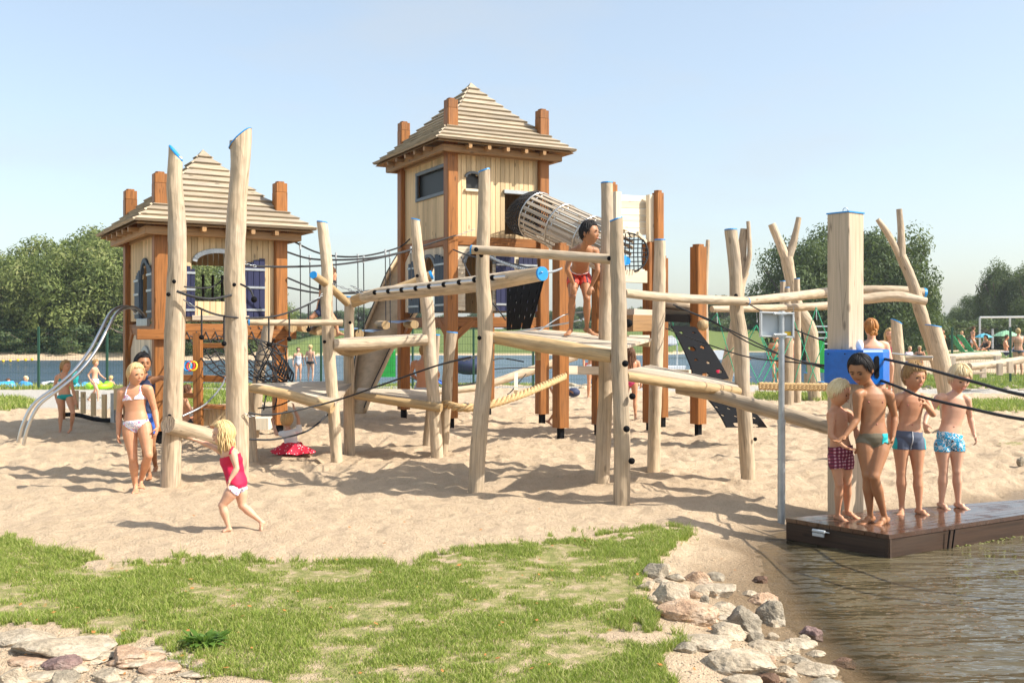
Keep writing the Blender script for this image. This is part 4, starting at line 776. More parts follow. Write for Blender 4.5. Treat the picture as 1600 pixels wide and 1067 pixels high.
# ---------------------------------------------------------------- people
def skinmat(name,c):
    m=mat(name,c,.5,spec=.35); k=N(m); tc=k.n('TexCoord'); a=k.noise(tc.outputs['Object'],9,4,.6); k.l(k.ramp(a,[(.3,(c[0]*.92,c[1]*.82,c[2]*.8)),(.7,(c[0]*1.05,c[1]*1.05,c[2]*1.05))]),k.b.inputs['Base Color'])
    k.b.inputs['Subsurface Weight'].default_value=.12; k.b.inputs['Subsurface Radius'].default_value=(.03,.012,.006); k.b.inputs['Subsurface Scale'].default_value=.3; return m
SK={'fair':skinmat('fair_skin',(.66,.39,.26)),'tan':skinmat('tan_skin',(.56,.29,.165)),'brown':skinmat('brown_skin',(.36,.175,.085)),'dbrown':skinmat('deep_brown_skin',(.31,.145,.07))}
def hairmat(name,c,c2):
    m=mat(name,c,.55,spec=.3); k=N(m); at=k.n('Attribute'); at.attribute_name='gr'; a=k.noise(at.outputs['Vector'],1,3,.6,(240,240,6)); k.l(k.ramp(a,[(.35,c2),(.6,c)]),k.b.inputs['Base Color']); return m
HR={'blond':hairmat('blond_hair',(.72,.52,.26),(.42,.27,.11)),'pale':hairmat('pale_blond_hair',(.82,.68,.42),(.55,.4,.2)),'black':hairmat('black_hair',(.014,.010,.009),(.006,.005,.005)),'brown':hairmat('brown_hair',(.14,.065,.03),(.07,.03,.015)),'dblond':hairmat('dark_blond_hair',(.46,.29,.12),(.24,.13,.05)),'ginger':hairmat('ginger_hair',(.5,.22,.06),(.28,.11,.03))}
EYEM=mat('eye_dark',(.02,.013,.01),.2); LIPM=mat('lips',(.42,.14,.11),.5)
def headdef(d):
    x,y,z=d; X=x*.80;Y=y*.97;Z=z*1.15
    lo=max(0,-z-.05)
    X*=1-.30*lo**1.1; 
    if y>0: Y=y*(.90-.05*lo)
    else: Y*=1-.42*lo
    if z>.2: X*=1+.03; 
    if y>0:
        def ga(cx,cz,sx,sz,a): return a*math.exp(-((x-cx)/sx)**2-((z-cz)/sz)**2)
        Y+=ga(0,-.16,.10,.10,.20)+ga(0,.02,.07,.15,.08)+ga(-.31,.05,.15,.11,-.09)+ga(.31,.05,.15,.11,-.09)+ga(0,.25,.5,.10,.03)+ga(0,-.47,.20,.09,.06)+ga(0,-.82,.22,.15,.09)+ga(-.42,-.25,.2,.2,.05)+ga(.42,-.25,.2,.2,.05)
    return V((X,Y,Z))
class Raw:
    def __init__(s): s.mb=MB(); s.bones=[]
    def limb(s,p0,p1,rs,nm,n=14):
        p0=V(p0);p1=V(p1); s.mb.tube([p0.lerp(p1,t) for t,r in rs],[r for t,r in rs],n); s.mb.sphere(p0,rs[0][1]*.99,n,8); s.mb.sphere(p1,rs[-1][1]*.99,n,8); s.bones.append((nm,p0,p1,max(r for t,r in rs)))
    def caps(s,p0,p1,r0,r1,n=8): s.mb.tube([p0,p1],[r0,r1],n); s.mb.sphere(p0,r0,n,6); s.mb.sphere(p1,r1,n,6)
def person(label,J,h,skin,D=None,face=(0,-1,0),up=(0,0,1),hair=None,hl=None,clothes=(),vox=None,palm=None,curl=.5,cat='person',group=None,brow=None,lod=1,girth=1.,headh=None,gripL=None,gripR=None,tail=None):
    """J: joint -> world Vector: head,neck,shL,shR,elL,elR,wrL,wrR,haL,haR,pel,hipL,hipR,knL,knR,anL,anR,toL,toR (L/R = image left/right)"""
    W={k:V(v) for k,v in J.items()}; R=Raw(); g=girth; vox=vox or (.0062 if lod==1 else .016)
    hh=headh or h/6.3; hc=W['head']; f=V(face).normalized(); uu=V(up); xr=f.cross(uu).normalized(); uz=xr.cross(f).normalized(); s_=hh/2.3
    def HL(q): return hc+(xr*q[0]+f*q[1]+uz*q[2])*s_
    nlat,nlon=(30,44) if lod==1 else (14,18); vs=[];fs=[]
    for i in range(nlat+1):
        ph=math.pi*i/nlat
        for k in range(nlon): th=2*math.pi*k/nlon; vs.append(HL(headdef((math.sin(ph)*math.sin(th),math.sin(ph)*math.cos(th),math.cos(ph)))))
    for i in range(nlat):
        for k in range(nlon): fs.append((i*nlon+k,(i+1)*nlon+k,(i+1)*nlon+(k+1)%nlon,i*nlon+(k+1)%nlon))
    R.mb.add(vs,fs,None,True); R.bones.append(('head',hc-uz*hh*.2,hc+uz*hh*.2,hh*.4))
    rot=Matrix((xr,f,uz)).transposed()
    if lod==1:
        for sg in (-1,1): R.mb.sphere(HL((sg*.80,-.08,-.02)),s_*.26,10,8,sx=.35,sy=.75,sz=1.1,rot=rot)
    nr=.030*h*g**.5; R.limb(W['neck']-(W['head']-W['neck']).normalized()*.04*h,hc-uz*hh*.22-f*hh*.06,[(0,nr*1.25),(.4,nr),(1,nr)],'neck')
    # torso
    ax_s=(W['shR']-W['shL']); ax_h=(W['hipR']-W['hipL']); mid_s=(W['shR']+W['shL'])/2; crotch=(W['hipL']+W['hipR'])/2; n=40
    low=W['pel']; topc=W['neck']; spine=topc-low; spn=spine.normalized(); hs=ax_s.length/2
    prof=[(-.16,.30,.62),(-.10,.62,.86),(0.0,.90,.98),(.12,.90,.92),(.30,.77,.80),(.45,.78,.84),(.62,.88,.96),(.76,.97,.98),(.87,.98,.88),(.95,.72,.68),(1.02,.42,.55)]
    hw=.088*h*g; dp=.062*h*g; rings=[];vs=[];fs=[]
    for t,a,b in prof:
        tt=min(max(t,0),1); c=low+spine*t; sd=(ax_h.normalized().lerp(ax_s.normalized(),tt)); sd=(sd-spn*sd.dot(spn)).normalized(); fr=spn.cross(sd).normalized()
        wv=(hw*(1-tt)+(hs*.93)*tt)*a; dv=dp*b
        for k in range(n): th=2*math.pi*k/n; co_,si=math.cos(th),math.sin(th); vs.append(c+sd*wv*math.copysign(abs(co_)**.85,co_)+fr*dv*math.copysign(abs(si)**.9,si))
    for i in range(len(prof)-1):
        for k in range(n): fs.append((i*n+k,i*n+(k+1)%n,(i+1)*n+(k+1)%n,(i+1)*n+k))
    fs+= [tuple(range(n-1,-1,-1)),tuple(range((len(prof)-1)*n,len(prof)*n))]; R.mb.add(vs,fs,None,True); R.bones.append(('torso',low,topc,hw*.85))
    for L in 'LR':
        sh,el,wr,ha=(W[k+L] for k in ('sh','el','wr','ha')); sh2=sh-spn*.012*h
        R.limb(sh2.lerp(topc,.25),sh2,[(0,.030*h*g),(1,.031*h*g)],'sh'+L)
        R.limb(sh2,el,[(0,.031*h*g),(.35,.027*h*g),(.8,.021*h*g),(1,.0205*h*g)],'ua'+L)
        R.limb(el,wr,[(0,.0205*h*g),(.25,.0225*h*g),(.75,.0165*h*g),(1,.0145*h*g)],'fa'+L)
        hip,kn,an,to=(W[k+L] for k in ('hip','kn','an','to'))
        R.limb(hip,kn,[(0,.050*h*g),(.25,.050*h*g),(.65,.038*h*g),(.9,.031*h*g),(1,.031*h*g)],'th'+L)
        R.limb(kn,an,[(0,.030*h*g),(.1,.0285*h*g),(.33,.033*h*g),(.7,.0225*h*g),(.93,.0175*h*g),(1,.0185*h*g)],'ca'+L)
        R.mb.sphere(kn+(kn-(hip+an)/2).normalized()*.006*h if (kn-(hip+an)/2).length>1e-3 else kn,.027*h,10,7)
        # foot
        d=(to-an); heel=an-(an-kn).normalized()*-.030*h; d2=(to-heel); fl=d2.length; dn=d2.normalized(); sdv=dn.cross(UP).normalized(); u2=sdv.cross(dn)
        for t,wd,ht,o_ in ((-.20,.015,.018,.002),(0,.019,.024,.008),(.3,.019,.024,.010),(.6,.023,.015,.004),(.85,.026,.011,0)):
            R.mb.sphere(heel+dn*(t*fl)+u2*(o_*h*.8),1,12,8,sx=wd*h*1.02,sy=.30*fl*.62,sz=ht*h,rot=Matrix((sdv,dn,u2)).transposed())
        if lod==1:
            for i,q in enumerate((-.020,-.009,.001,.010,.018)):
                sg=1 if L=='R' else -1; len_=.98-.05*abs(i-.5)*(1 if i else 0); b0=heel+dn*fl*.85+sdv*(q*h*sg); R.caps(b0,heel+dn*fl*(len_+.04)+sdv*(q*h*sg*1.08)-u2*.004*h,.0082*h if i else .0105*h,.0065*h if i else .009*h,8)
        # hand
        R.bones.append(('ha'+L,wr,wr+((ha-wr).normalized() if (ha-wr).length>1e-3 else (wr-el).normalized())*.1*h,.032*h))
        hd=(ha-wr); hd=hd.normalized() if hd.length>1e-3 else (wr-el).normalized(); pn=(palm or {}).get(L); 
        pn=V(pn) if pn else ((W['pel']-wr)); pn=(pn-hd*pn.dot(hd)).normalized(); sw=hd.cross(pn).normalized(); cl=(curl if not isinstance(curl,dict) else curl.get(L,.5)); hq=h*.92
        pc=wr+hd*.032*hq; rotm=Matrix((sw,hd,pn)).transposed(); R.mb.sphere(pc,1,12,8,sx=.0235*hq,sy=.034*hq,sz=.0115*hq,rot=rotm); R.caps(wr,pc,.0135*hq,.0135*hq)
        thumb_side=1 if (sw.dot(f if f.length else V((0,-1,0))))>0 else -1
        for i,q in enumerate((-.0175,-.006,.006,.0175)):
            q*=-thumb_side*-1; fl_=(.036,.042,.040,.031)[i if thumb_side<0 else 3-i]*hq; b0=pc+hd*.022*hq+sw*q*hq; a1=cl*.7; d1=hd*math.cos(a1)+pn*math.sin(a1)+sw*q*3; b1=b0+d1*fl_*.55; a2=cl*1.7; d2_=hd*math.cos(a2)+pn*math.sin(a2)+sw*q*2; b2=b1+d2_*fl_*.5
            rr=.0060*hq if lod==1 else .008*hq; R.mb.tube([b0,b1,b2],[rr*1.1,rr,rr*.8],7); R.mb.sphere(b2,rr*.8,7,5); R.mb.sphere(b1,rr,7,5)
        tb=wr+hd*.014*hq+sw*.016*hq*thumb_side; t1=tb+(hd*.7+sw*.75*thumb_side+pn*.35)*.024*hq; t2=t1+(hd*.9+sw*.15*thumb_side+pn*.45*(1+cl))*.018*hq; R.mb.tube([tb,t1,t2],[.0085*hq,.0072*hq,.0058*hq],7); R.mb.sphere(t2,.0058*hq,7,5)
    gz=min(W['toL'].z,W['toR'].z); base=V(((W['anL'].x+W['anR'].x)/2,(W['anL'].y+W['anR'].y)/2,gz-.01)); T=thing('person',label,cat,base,group)
    # remesh to one continuous body
    me=bpy.data.meshes.new('raw'); me.from_pydata([tuple(q-base) for q in R.mb.v],[],R.mb.f); me.update(); bm=bmesh.new(); bm.from_mesh(me); bmesh.ops.recalc_face_normals(bm,faces=bm.faces); bm.to_mesh(me); bm.free()
    o=bpy.data.objects.new('body',me); COL.objects.link(o); md=o.modifiers.new('r','REMESH'); md.mode='VOXEL'; md.voxel_size=vox; ms=o.modifiers.new('s','SMOOTH'); ms.factor=.5; ms.iterations=5 if lod==1 else 2
    dg=bpy.context.evaluated_depsgraph_get(); m2=bpy.data.meshes.new_from_object(o.evaluated_get(dg)); o.modifiers.clear(); o.data=m2; bpy.data.meshes.remove(me); m2.name='body'; m2.materials.clear(); m2.materials.append(SK[skin]); m2.polygons.foreach_set('use_smooth',np.ones(len(m2.polygons),bool)); o.parent=T; BASE[o.name]=base
    nv=len(m2.vertices); co3=np.empty(nv*3,np.float32); m2.vertices.foreach_get('co',co3); co3=co3.reshape(-1,3)+np.array(base); no=np.empty(nv*3,np.float32); m2.vertices.foreach_get('normal',no); no=no.reshape(-1,3)
    nmx=[];dist=[];tv=[]
    for nm,a,b,r in R.bones:
        a_=np.array(a);b_=np.array(b);e=b_-a_;t=np.clip(((co3-a_)@e)/(e@e+1e-9),0,1); dist.append(np.linalg.norm(co3-a_-t[:,None]*e,axis=1)/r); nmx.append(nm); tv.append(((co3-a_)@e)/(e@e+1e-9))
    bi=np.argmin(np.array(dist),0); tv=np.array(tv); tt=tv[bi,np.arange(nv)]; ids={n_:i for i,n_ in enumerate(nmx)}
    is_=lambda n_: bi==ids[n_]
    tor=is_('torso')|is_('shL')|is_('shR'); st=tv[ids['torso']]
    sdv=np.array((ax_s.normalized()+ax_h.normalized()).normalized()); frv=np.array(spn.cross(V(sdv)).normalized()); frv=frv if frv@np.array(f)>=-.2 else -frv; lat=(co3-np.array(low))@sdv; fro=(co3-np.array(low))@frv; relz=st
    ctx=dict(tor=tor,st=st,lat=lat/hw,fro=fro/dp,tt=tt,is_=is_,co=co3,h=h)
    polys=np.array([list(p.vertices)+[p.vertices[0]]*(4-len(p.vertices)) for p in m2.polygons])
    for cn,fn,cm,off in clothes:
        mk=fn(ctx)&(~is_('head')); 
        for L in 'LR': mk&=~(is_('fa'+L)|is_('ha'+L))
        fk=mk[polys].all(1); 
        if not fk.any(): continue
        pf=polys[fk]; used,inv=np.unique(pf,return_inverse=True); wr_=.0015*np.sin(co3[used,2:3]*90+co3[used,0:1]*60); v2=co3[used]-np.array(base)+no[used]*(off+wr_*(off>.006)); c_=bpy.data.meshes.new(cn); c_.from_pydata(v2.tolist(),[],[list(dict.fromkeys(q)) for q in inv.reshape(pf.shape).tolist()]); c_.materials.append(cm); c_.polygons.foreach_set('use_smooth',np.ones(len(c_.polygons),bool))
        uv=c_.attributes.new('gr','FLOAT_VECTOR','POINT'); uv.data.foreach_set('vector',np.stack([lat[used],fro[used],st[used]*spine.length],-1).astype(np.float32).ravel())
        q=bpy.data.objects.new(cn,c_); COL.objects.link(q); q.parent=T; BASE[q.name]=base; bmm=bmesh.new(); bmm.from_mesh(c_); 
        be=[v for v in bmm.verts if v.is_boundary]
        for _ in range(4): bmesh.ops.smooth_vert(bmm,verts=be,factor=.5,use_axis_x=True,use_axis_y=True,use_axis_z=True)
        bmm.to_mesh(c_); bmm.free(); sm=q.modifiers.new('thickness','SOLIDIFY'); sm.thickness=off+.002; sm.offset=-1
    # face
    if lod==1 and clothes and 'top' not in clothes[0][0] and clothes[0][0] not in ('shirt','vest'):
        fv=V(frv); sv_=V(sdv)
        def onskin(t,l):
            p=low+spine*t+sv_*(l*hw); i=int(np.argmin(((co3-np.array(p+fv*dp))**2).sum(1))); return V(co3[i])
        q=MB(); q.sphere(onskin(.27,0),.0045*h,8,5); q.build('navel',LIPM,T)
        for sg in (-1,1): q=MB(); q.sphere(onskin(.70,.50*sg),.0050*h,8,5,sx=1.2,sy=1.2,sz=.9); q.build('nipple',LIPM,T)
    if lod==1:
        for sg in (-1,1):
            q=MB(); q.sphere(HL((sg*.29,.80,.05)),s_,10,6,sx=.115,sy=.06,sz=.05,rot=rot); q.build('eye',EYEM,T)
            q=MB(); q.tube([HL((sg*a,.90-.1*abs(a-.2),.22+b)) for a,b in ((.12,0),(.28,.05),(.46,.0))],[s_*.028,s_*.034,s_*.018],6); q.build('eyebrow',HR[brow or (hair and hair[0]) or 'brown'],T)
        q=MB(); q.sphere(HL((0,.915,-.47)),s_,12,6,sx=.19,sy=.06,sz=.055,rot=rot); q.build('mouth',LIPM,T)
    else:
        q=MB(); q.sphere(HL((0,.80,.08)),s_,8,4,sx=.4,sy=.12,sz=.06,rot=rot); q.build('eyes',EYEM,T)
    if hair: make_hair(T,HL,hair,s_,lod,uz,f,xr,tail)
    return T
def make_hair(T,HL,hair,s_,lod,uz,f,xr,tail=None):
    col,style=hair[0],hair[1]; length=hair[2] if len(hair)>2 else 0; mb=MB(); rs=random.Random(len(label_seed)); label_seed.append(1)
    def line(th):     # polar angle of the hair line, th=0 front
        a=abs((th+math.pi)%(2*math.pi)-math.pi); base={'short':(.90,1.42,2.0),'mop':(1.08,1.52,2.08),'long':(.90,1.25,2.3),'back':(.90,1.55,2.15)}[style]
        if a<.75: return base[0]
        if a<1.25: return base[0]+(base[1]-base[0])*(a-.75)/.5
        return base[1]+(base[2]-base[1])*min(1,(a-1.25)/.7)
    nl,nn=(14,36) if lod==1 else (7,16); vs=[];g=[]
    thick={'short':.045,'mop':.08,'long':.05,'back':.05}[style]
    for i in range(nl+1):
        for k in range(nn):
            th=2*math.pi*k/nn; ph=line(th)*i/nl+.0001; d=(math.sin(ph)*math.sin(th),math.sin(ph)*math.cos(th),math.cos(ph)); q=headdef(d); sc_=1+thick*(1-.55*(i/nl)**4)+.03*mnoise.noise(V(d)*4+V((s_*90,0,0))); vs.append(HL(q*sc_)); g.append(V((th*.12,ph*.02,ph*.1)))
    fs=[(i*nn+k,i*nn+(k+1)%nn,(i+1)*nn+(k+1)%nn,(i+1)*nn+k) for i in range(nl) for k in range(nn)]; mb.add(vs,fs,g,True)
    nL={1:400,2:34}[lod]
    for _ in range(nL):
        th=rs.uniform(-math.pi,math.pi) if style!='back' else rs.uniform(-math.pi,math.pi); p0=rs.uniform(.05,.7); pe=line(th)*(rs.uniform(.8,1.10) if abs(th)>1.1 else rs.uniform(.75,1.03)); tw=rs.uniform(-.35,.35)*(1 if style!='back' else .1); lift=rs.uniform(.0,.03 if style!='mop' else .05)+(rs.uniform(.0,.09) if rs.random()<.15 and style!='back' else 0); pts=[]
        K=7 if lod==1 else 4
        for i in range(K):
            t=i/(K-1); ph=p0+(pe-p0)*t; a=th+tw*t; q=headdef((math.sin(ph)*math.sin(a),math.sin(ph)*math.cos(a),math.cos(ph))); pts.append(HL(q*(1+thick+.02+lift*(1-t*.5))))
        a=abs(th)
        if length and a>1.25:
            L=length*rs.uniform(.75,1.1); last=pts[-1]; out=(last-HL((0,-.1,-.3))); out-=uz*out.dot(uz); out.normalize(); ph0=rs.uniform(0,6); K2=6
            for i in range(1,K2+1): t=i/K2; pts.append(last-UP*L*t+out*(.012*math.sin(t*3))+xr*.008*math.sin(t*5+ph0)+f*.006*math.sin(t*4+ph0))
        r0=(.0036 if lod==1 else .012)*(1.25 if length else 1); n=len(pts); mb.tube(pts,[r0*(.7+.5*math.sin(math.pi*(i+.6)/n))*(1 if i<n-1 else .25) for i in range(n)],5,True)
    if tail=='pony':
        for _ in range(46 if lod==1 else 10):
            b=HL((0,-.98,.15)); a=rs.uniform(-.5,.5); pts=[b,b-f*.03+UP*.01+xr*a*.03]; 
            for i in range(1,6): pts.append(b-f*(.045-.004*i)-UP*.045*i*rs.uniform(.9,1.05)+xr*(a*.05+.01*math.sin(i+a*6)))
            mb.tube(pts,[.006,.008,.009,.008,.007,.005,.002],5)
    if tail=='bun':
        for i in range(14): mb.sphere(HL((rs.uniform(-.3,.3),-1.02+rs.uniform(-.1,.1),-.45+rs.uniform(-.3,.3))),s_*.24,8,6)
    mb.build('hair',HR[col],T)
label_seed=[]
# clothing masks
def trunks(leg=.33,waist=.13): return lambda c:(c['tor']&(c['st']<waist))|((c['is_']('thL')|c['is_']('thR'))&(c['tt']<leg))
def brief(waist=.06): return lambda c:(c['tor']&(c['st']<waist))|((c['is_']('thL')|c['is_']('thR'))&(c['tt']<.03+.10*np.clip(1-np.abs(c['lat']),0,1)))
def bikini_bottom(waist=.02): return lambda c:(c['tor']|c['is_']('thL')|c['is_']('thR'))&(c['st']<waist)&(c['st']>-.30+.30*np.clip(np.abs(c['lat']),0,1))
def bikini_top(c): 
    s=c['st']; l=np.abs(c['lat']); fr=c['fro']>0
    return c['tor']&(((s>.60)&(s<.635))|(fr&(s>.60)&(s<.79-.28*np.abs(l-.45))&(l<.95)&(l>.06))|((s>.6)&(np.abs(l-(.58-.5*(s-.75)))<.08)&fr)|((s>.8)&(np.abs(l-.5)<.08)&~fr&(s<0)))
def tank(lo=-.02,hi=.86): return lambda c:(c['tor']&(c['st']>lo)&((c['st']<hi)|(np.abs(np.abs(c['lat'])-.55)<.13)))
def tshirt(c): return (c['tor']&(c['st']>.0)&(c['st']<.98))|((c['is_']('uaL')|c['is_']('uaR'))&(c['tt']<.45))
def skirt(c): return (c['tor']&(c['st']<.25))|((c['is_']('thL')|c['is_']('thR'))&(c['tt']<.8))
# fabrics
def fabric(name,stops,scale,kind='noise'):
    m=mat(name,stops[0][1],.75); k=N(m); at=k.n('Attribute'); at.attribute_name='gr'; v=at.outputs['Vector']
    if kind=='noise': s=k.noise(v,scale,2,.5)
    elif kind=='dots': vo=k.n('TexVoronoi'); vo.inputs['Scale'].default_value=scale; k.l(v,vo.inputs['Vector']); s=vo.outputs['Distance']
    else:
        sx=k.n('SeparateXYZ'); k.l(v,sx.inputs[0]); r=[]
        for i in (0,2):
            a=k.n('Math',operation='MULTIPLY'); k.l(sx.outputs[i],a.inputs[0]); a.inputs[1].default_value=scale; b=k.n('Math',operation='FRACT'); k.l(a.outputs[0],b.inputs[0]); c=k.n('Math',operation='LESS_THAN'); k.l(b.outputs[0],c.inputs[0]); c.inputs[1].default_value=.4; r.append(c.outputs[0])
        a=k.n('Math',operation='ADD'); k.l(r[0],a.inputs[0]); k.l(r[1],a.inputs[1]); b=k.n('Math',operation='MULTIPLY'); k.l(a.outputs[0],b.inputs[0]); b.inputs[1].default_value=.5; s=b.outputs[0]
    rp=k.ramp(s,stops); k.t.nodes[-1].color_ramp.interpolation='CONSTANT' if kind!='noise' or len(stops)>3 else 'LINEAR'; k.l(rp,k.b.inputs['Base Color']); return m
FB_={'plaid':fabric('plaid',[(0,(.10,.01,.03)),(.4,(.25,.03,.07)),(.8,(.55,.35,.38))],38,'plaid'),'print':fabric('blue_print',[(0,(.7,.75,.78)),(.40,(.02,.35,.60)),(.52,(.75,.8,.82)),(.56,(.03,.04,.06)),(.62,(.03,.4,.65))],26),
 'floral':fabric('floral',[(0,(.75,.12,.35)),(.40,(.85,.82,.85)),(.55,(.25,.25,.6)),(.60,(.8,.78,.82)),(.68,(.2,.5,.35))],42),'dots':fabric('polka',[(0,(.8,.75,.75)),(.22,(.62,.01,.04)),(1,(.62,.01,.04))],30,'dots'),
 'redplaid':fabric('red_check',[(0,(.45,.03,.02)),(.4,(.6,.06,.03)),(.8,(.08,.03,.05))],22,'plaid'),'olive':mat('olive_grey',(.17,.14,.09),.7),'slate':mat('slate_blue',(.085,.105,.16),.7),'teal':mat('teal_fabric',(.0,.30,.30),.6),'white':mat('white_fabric',(.75,.76,.78),.7),'red':mat('crimson_fabric',(.55,.004,.055),.7),
 'navy':mat('navy_fabric',(.02,.03,.08),.7),'black':mat('black_fabric',(.02,.02,.022),.7),'blue':mat('blue_fabric',(.03,.12,.5),.7),'pink':mat('pink_fabric',(.7,.06,.2),.7),'cyan':mat('cyan_panel',(.0,.42,.44),.6),'grey':mat('light_grey_fabric',(.5,.52,.56),.7),'greenf':mat('green_fabric',(.02,.3,.12),.7)}
def J(D,**k): return {n:P(v[0],v[1],D+(v[2] if len(v)>2 else 0)) for n,v in k.items()}
# boys on the jetty
D=8.05
person('dark haired boy in olive swim briefs looking down at the smallest boy',J(D,head=(1345,578),neck=(1361,606,.05),shL=(1340,614,-.02),shR=(1389,614,.02),elL=(1339,655,-.02),elR=(1398,651,.05),wrL=(1320,681,-.08),wrR=(1395,682,-.02),haL=(1310,689,-.1),haR=(1392,700,-.03),pel=(1365,684),hipL=(1351,692),hipR=(1378,692),knL=(1355,742,-.05),knR=(1366,745,-.12),anL=(1360,805,.05),anR=(1382,807,.0),toL=(1343,820,-.03),toR=(1368,823,-.10)),1.38,'brown',face=(-.62,-.68,-.42),hair=('black','short'),headh=.255,palm={'L':(0,-.2,1),'R':(-1,.2,0)},curl={'L':.5,'R':.6},
  clothes=[('swim_briefs',lambda c:brief(.10)(c),FB_['olive'],.004),('side_panel',lambda c:brief(.10)(c)&(c['lat']>.25)&(c['lat']<.75)&(c['fro']>0),FB_['cyan'],.006)])
D=8.2
person('smallest pale blond boy in dark red plaid trunks at the jetty left end',J(D,head=(1311,614),neck=(1306,636,.03),shL=(1299,645,-.03),shR=(1326,644,.05),elL=(1298,681,-.08),elR=(1338,673,.0),wrL=(1318,697,-.16),wrR=(1340,692,-.05),haL=(1330,702,-.17),haR=(1340,702,-.08),pel=(1314,706),hipL=(1306,713),hipR=(1321,713),knL=(1311,757,-.04),knR=(1324,756,0),anL=(1309,803,.02),anR=(1323,797,.12),toL=(1327,817,-.06),toR=(1343,811,.06)),1.14,'tan',face=(.72,-.62,-.28),hair=('pale','short'),headh=.218,palm={'L':(0,-.2,1)},curl={'L':.4,'R':.6},brow='dblond',
  clothes=[('swim_trunks',trunks(.46,.14),FB_['plaid'],.011)])
D=8.5
person('blond boy in slate blue trunks gripping the black rope',J(D,head=(1428,589),neck=(1424,611,.03),shL=(1401,621),shR=(1445,621),elL=(1391,652,.06),elR=(1458,647,-.08),wrL=(1390,681,.1),wrR=(1445,631,-.19),haL=(1391,692,.08),haR=(1441,621,-.22),pel=(1420,683),hipL=(1408,691),hipR=(1432,691),knL=(1408,738),knR=(1434,741,-.02),anL=(1409,790,.03),anR=(1436,793,-.02),toL=(1407,806,-.08),toR=(1456,809,-.10)),1.27,'tan',face=(.25,-.95,-.12),hair=('dblond','mop'),headh=.245,palm={'R':(-1,0,.2)},girth=1.06,curl={'L':.6,'R':1.5},
  clothes=[('swim_trunks',trunks(.24,.14),FB_['slate'],.005),('side_stripe',lambda c:trunks(.24,.14)(c)&(np.abs(c['lat'])>.92),FB_['cyan'],.007),('drawstring',lambda c:trunks(.24,.14)(c)&(np.abs(c['lat'])<.06)&(c['fro']>0),FB_['white'],.009)])
D=8.75
person('rightmost pale blond boy in blue and white patterned trunks',J(D,head=(1499,592),neck=(1494,614,.04),shL=(1467,620),shR=(1511,622),elL=(1450,646,.03),elR=(1516,652,.03),wrL=(1445,662,-.06),wrR=(1522,678,-.02),haL=(1447,673,-.09),haR=(1526,689,-.05),pel=(1483,686),hipL=(1472,695),hipR=(1495,695),knL=(1474,736),knR=(1495,736,-.02),anL=(1471,784,.03),anR=(1497,784,.02),toL=(1488,801,-.10),toR=(1517,799,-.08)),1.24,'fair',face=(.05,-.93,-.36),hair=('pale','mop'),headh=.245,curl={'L':1.0,'R':.7},brow='dblond',girth=1.04,
  clothes=[('swim_trunks',trunks(.26,.14),FB_['print'],.006)])
# girl in the floral bikini
D=9.96
person('girl in white floral bikini with ponytail walking across the sand',J(D,head=(212,585),neck=(209,603,.03),shL=(190,610),shR=(232,606),elL=(186,645,.03),elR=(242,641,.05),wrL=(185,677,-.02),wrR=(246,667,-.02),haL=(185,690,-.03),haR=(244,679,-.04),pel=(213,660),hipL=(202,667),hipR=(226,667),knL=(208,716,-.03),knR=(232,711,-.08),anL=(211,756,.05),anR=(220,750,.22),toL=(212,770,-.09),toR=(221,762,.08)),1.3,'tan',face=(.72,-.68,-.1),hair=('blond','back'),headh=.225,tail='pony',curl=.55,girth=1.12,
  clothes=[('bikini_top',bikini_top,FB_['floral'],.006),('bikini_bottom',bikini_bottom(.07),FB_['floral'],.005)])
D=11.0
person('dark haired boy in blue vest behind the bikini girl, one hand on the log post',J(D,head=(223,569),neck=(226,587),shL=(212,595,.05),shR=(238,592,-.02),elL=(207,622,.05),elR=(252,590,-.05),wrL=(210,645,0),wrR=(266,594,-.1),haL=(211,655,0),haR=(274,596,-.1),pel=(228,652),hipL=(220,660),hipR=(237,660),knL=(226,697,-.1),knR=(237,695),anL=(233,738,.05),anR=(243,728,.25),toL=(233,748,-.08),toR=(240,742,.12)),1.34,'brown',face=(.6,-.8,0),hair=('black','short'),headh=.24,clothes=[('vest',tank(.1,.9),FB_['navy'],.007),('shorts',trunks(.5,.12),FB_['blue'],.009)],curl=.5)
# toddler
D=8.03
person('small blond girl in crimson top running and pointing left',J(D,head=(349,678),neck=(356,699,.01),shL=(352,706,.09),shR=(364,708,-.10),elL=(328,696,.12),elR=(370,732,-.13),wrL=(308,688,.13),wrR=(360,748,-.16),haL=(297,684,.13),haR=(356,758,-.17),pel=(371,757),hipL=(364,766,-.05),hipR=(376,765,.06),knL=(347,789,-.07),knR=(378,789,.05),anL=(357,822,-.06),anR=(407,814,.06),toL=(347,830,-.08),toR=(406,829,.04)),.97,'fair',face=(-.88,-.42,-.06),hair=('blond','long',.13),headh=.205,palm={'L':(0,-.3,-1),'R':(.4,0,-.3)},curl={'L':.25,'R':.5},girth=1.12,
  clothes=[('tank_top',tank(-.10,.80),FB_['red'],.007),('swim_bottom',brief(.04),FB_['floral'],.005)])
D=12.9
KG=person('little blond girl in white shirt and red dotted skirt kneeling under the deck',J(D,head=(448,656,.02),neck=(451,671),shL=(443,676,.02),shR=(467,672,-.02),elL=(432,678,.12),elR=(466,653,.05),wrL=(426,661,.2),wrR=(459,637,.14),haL=(424,653,.22),haR=(458,630,.16),pel=(457,700),hipL=(451,702),hipR=(464,702),knL=(440,704,.18),knR=(462,704,.25),anL=(440,708,-.08),anR=(478,708,-.02),toL=(434,710,-.12),toR=(486,710,-.1)),.98,'fair',face=(-.35,.9,.1),hair=('blond','mop'),headh=.205,curl=.8,girth=1.1,clothes=[('shirt',tshirt,FB_['white'],.010),('skirt',skirt,FB_['dots'],.03)],brow='dblond')
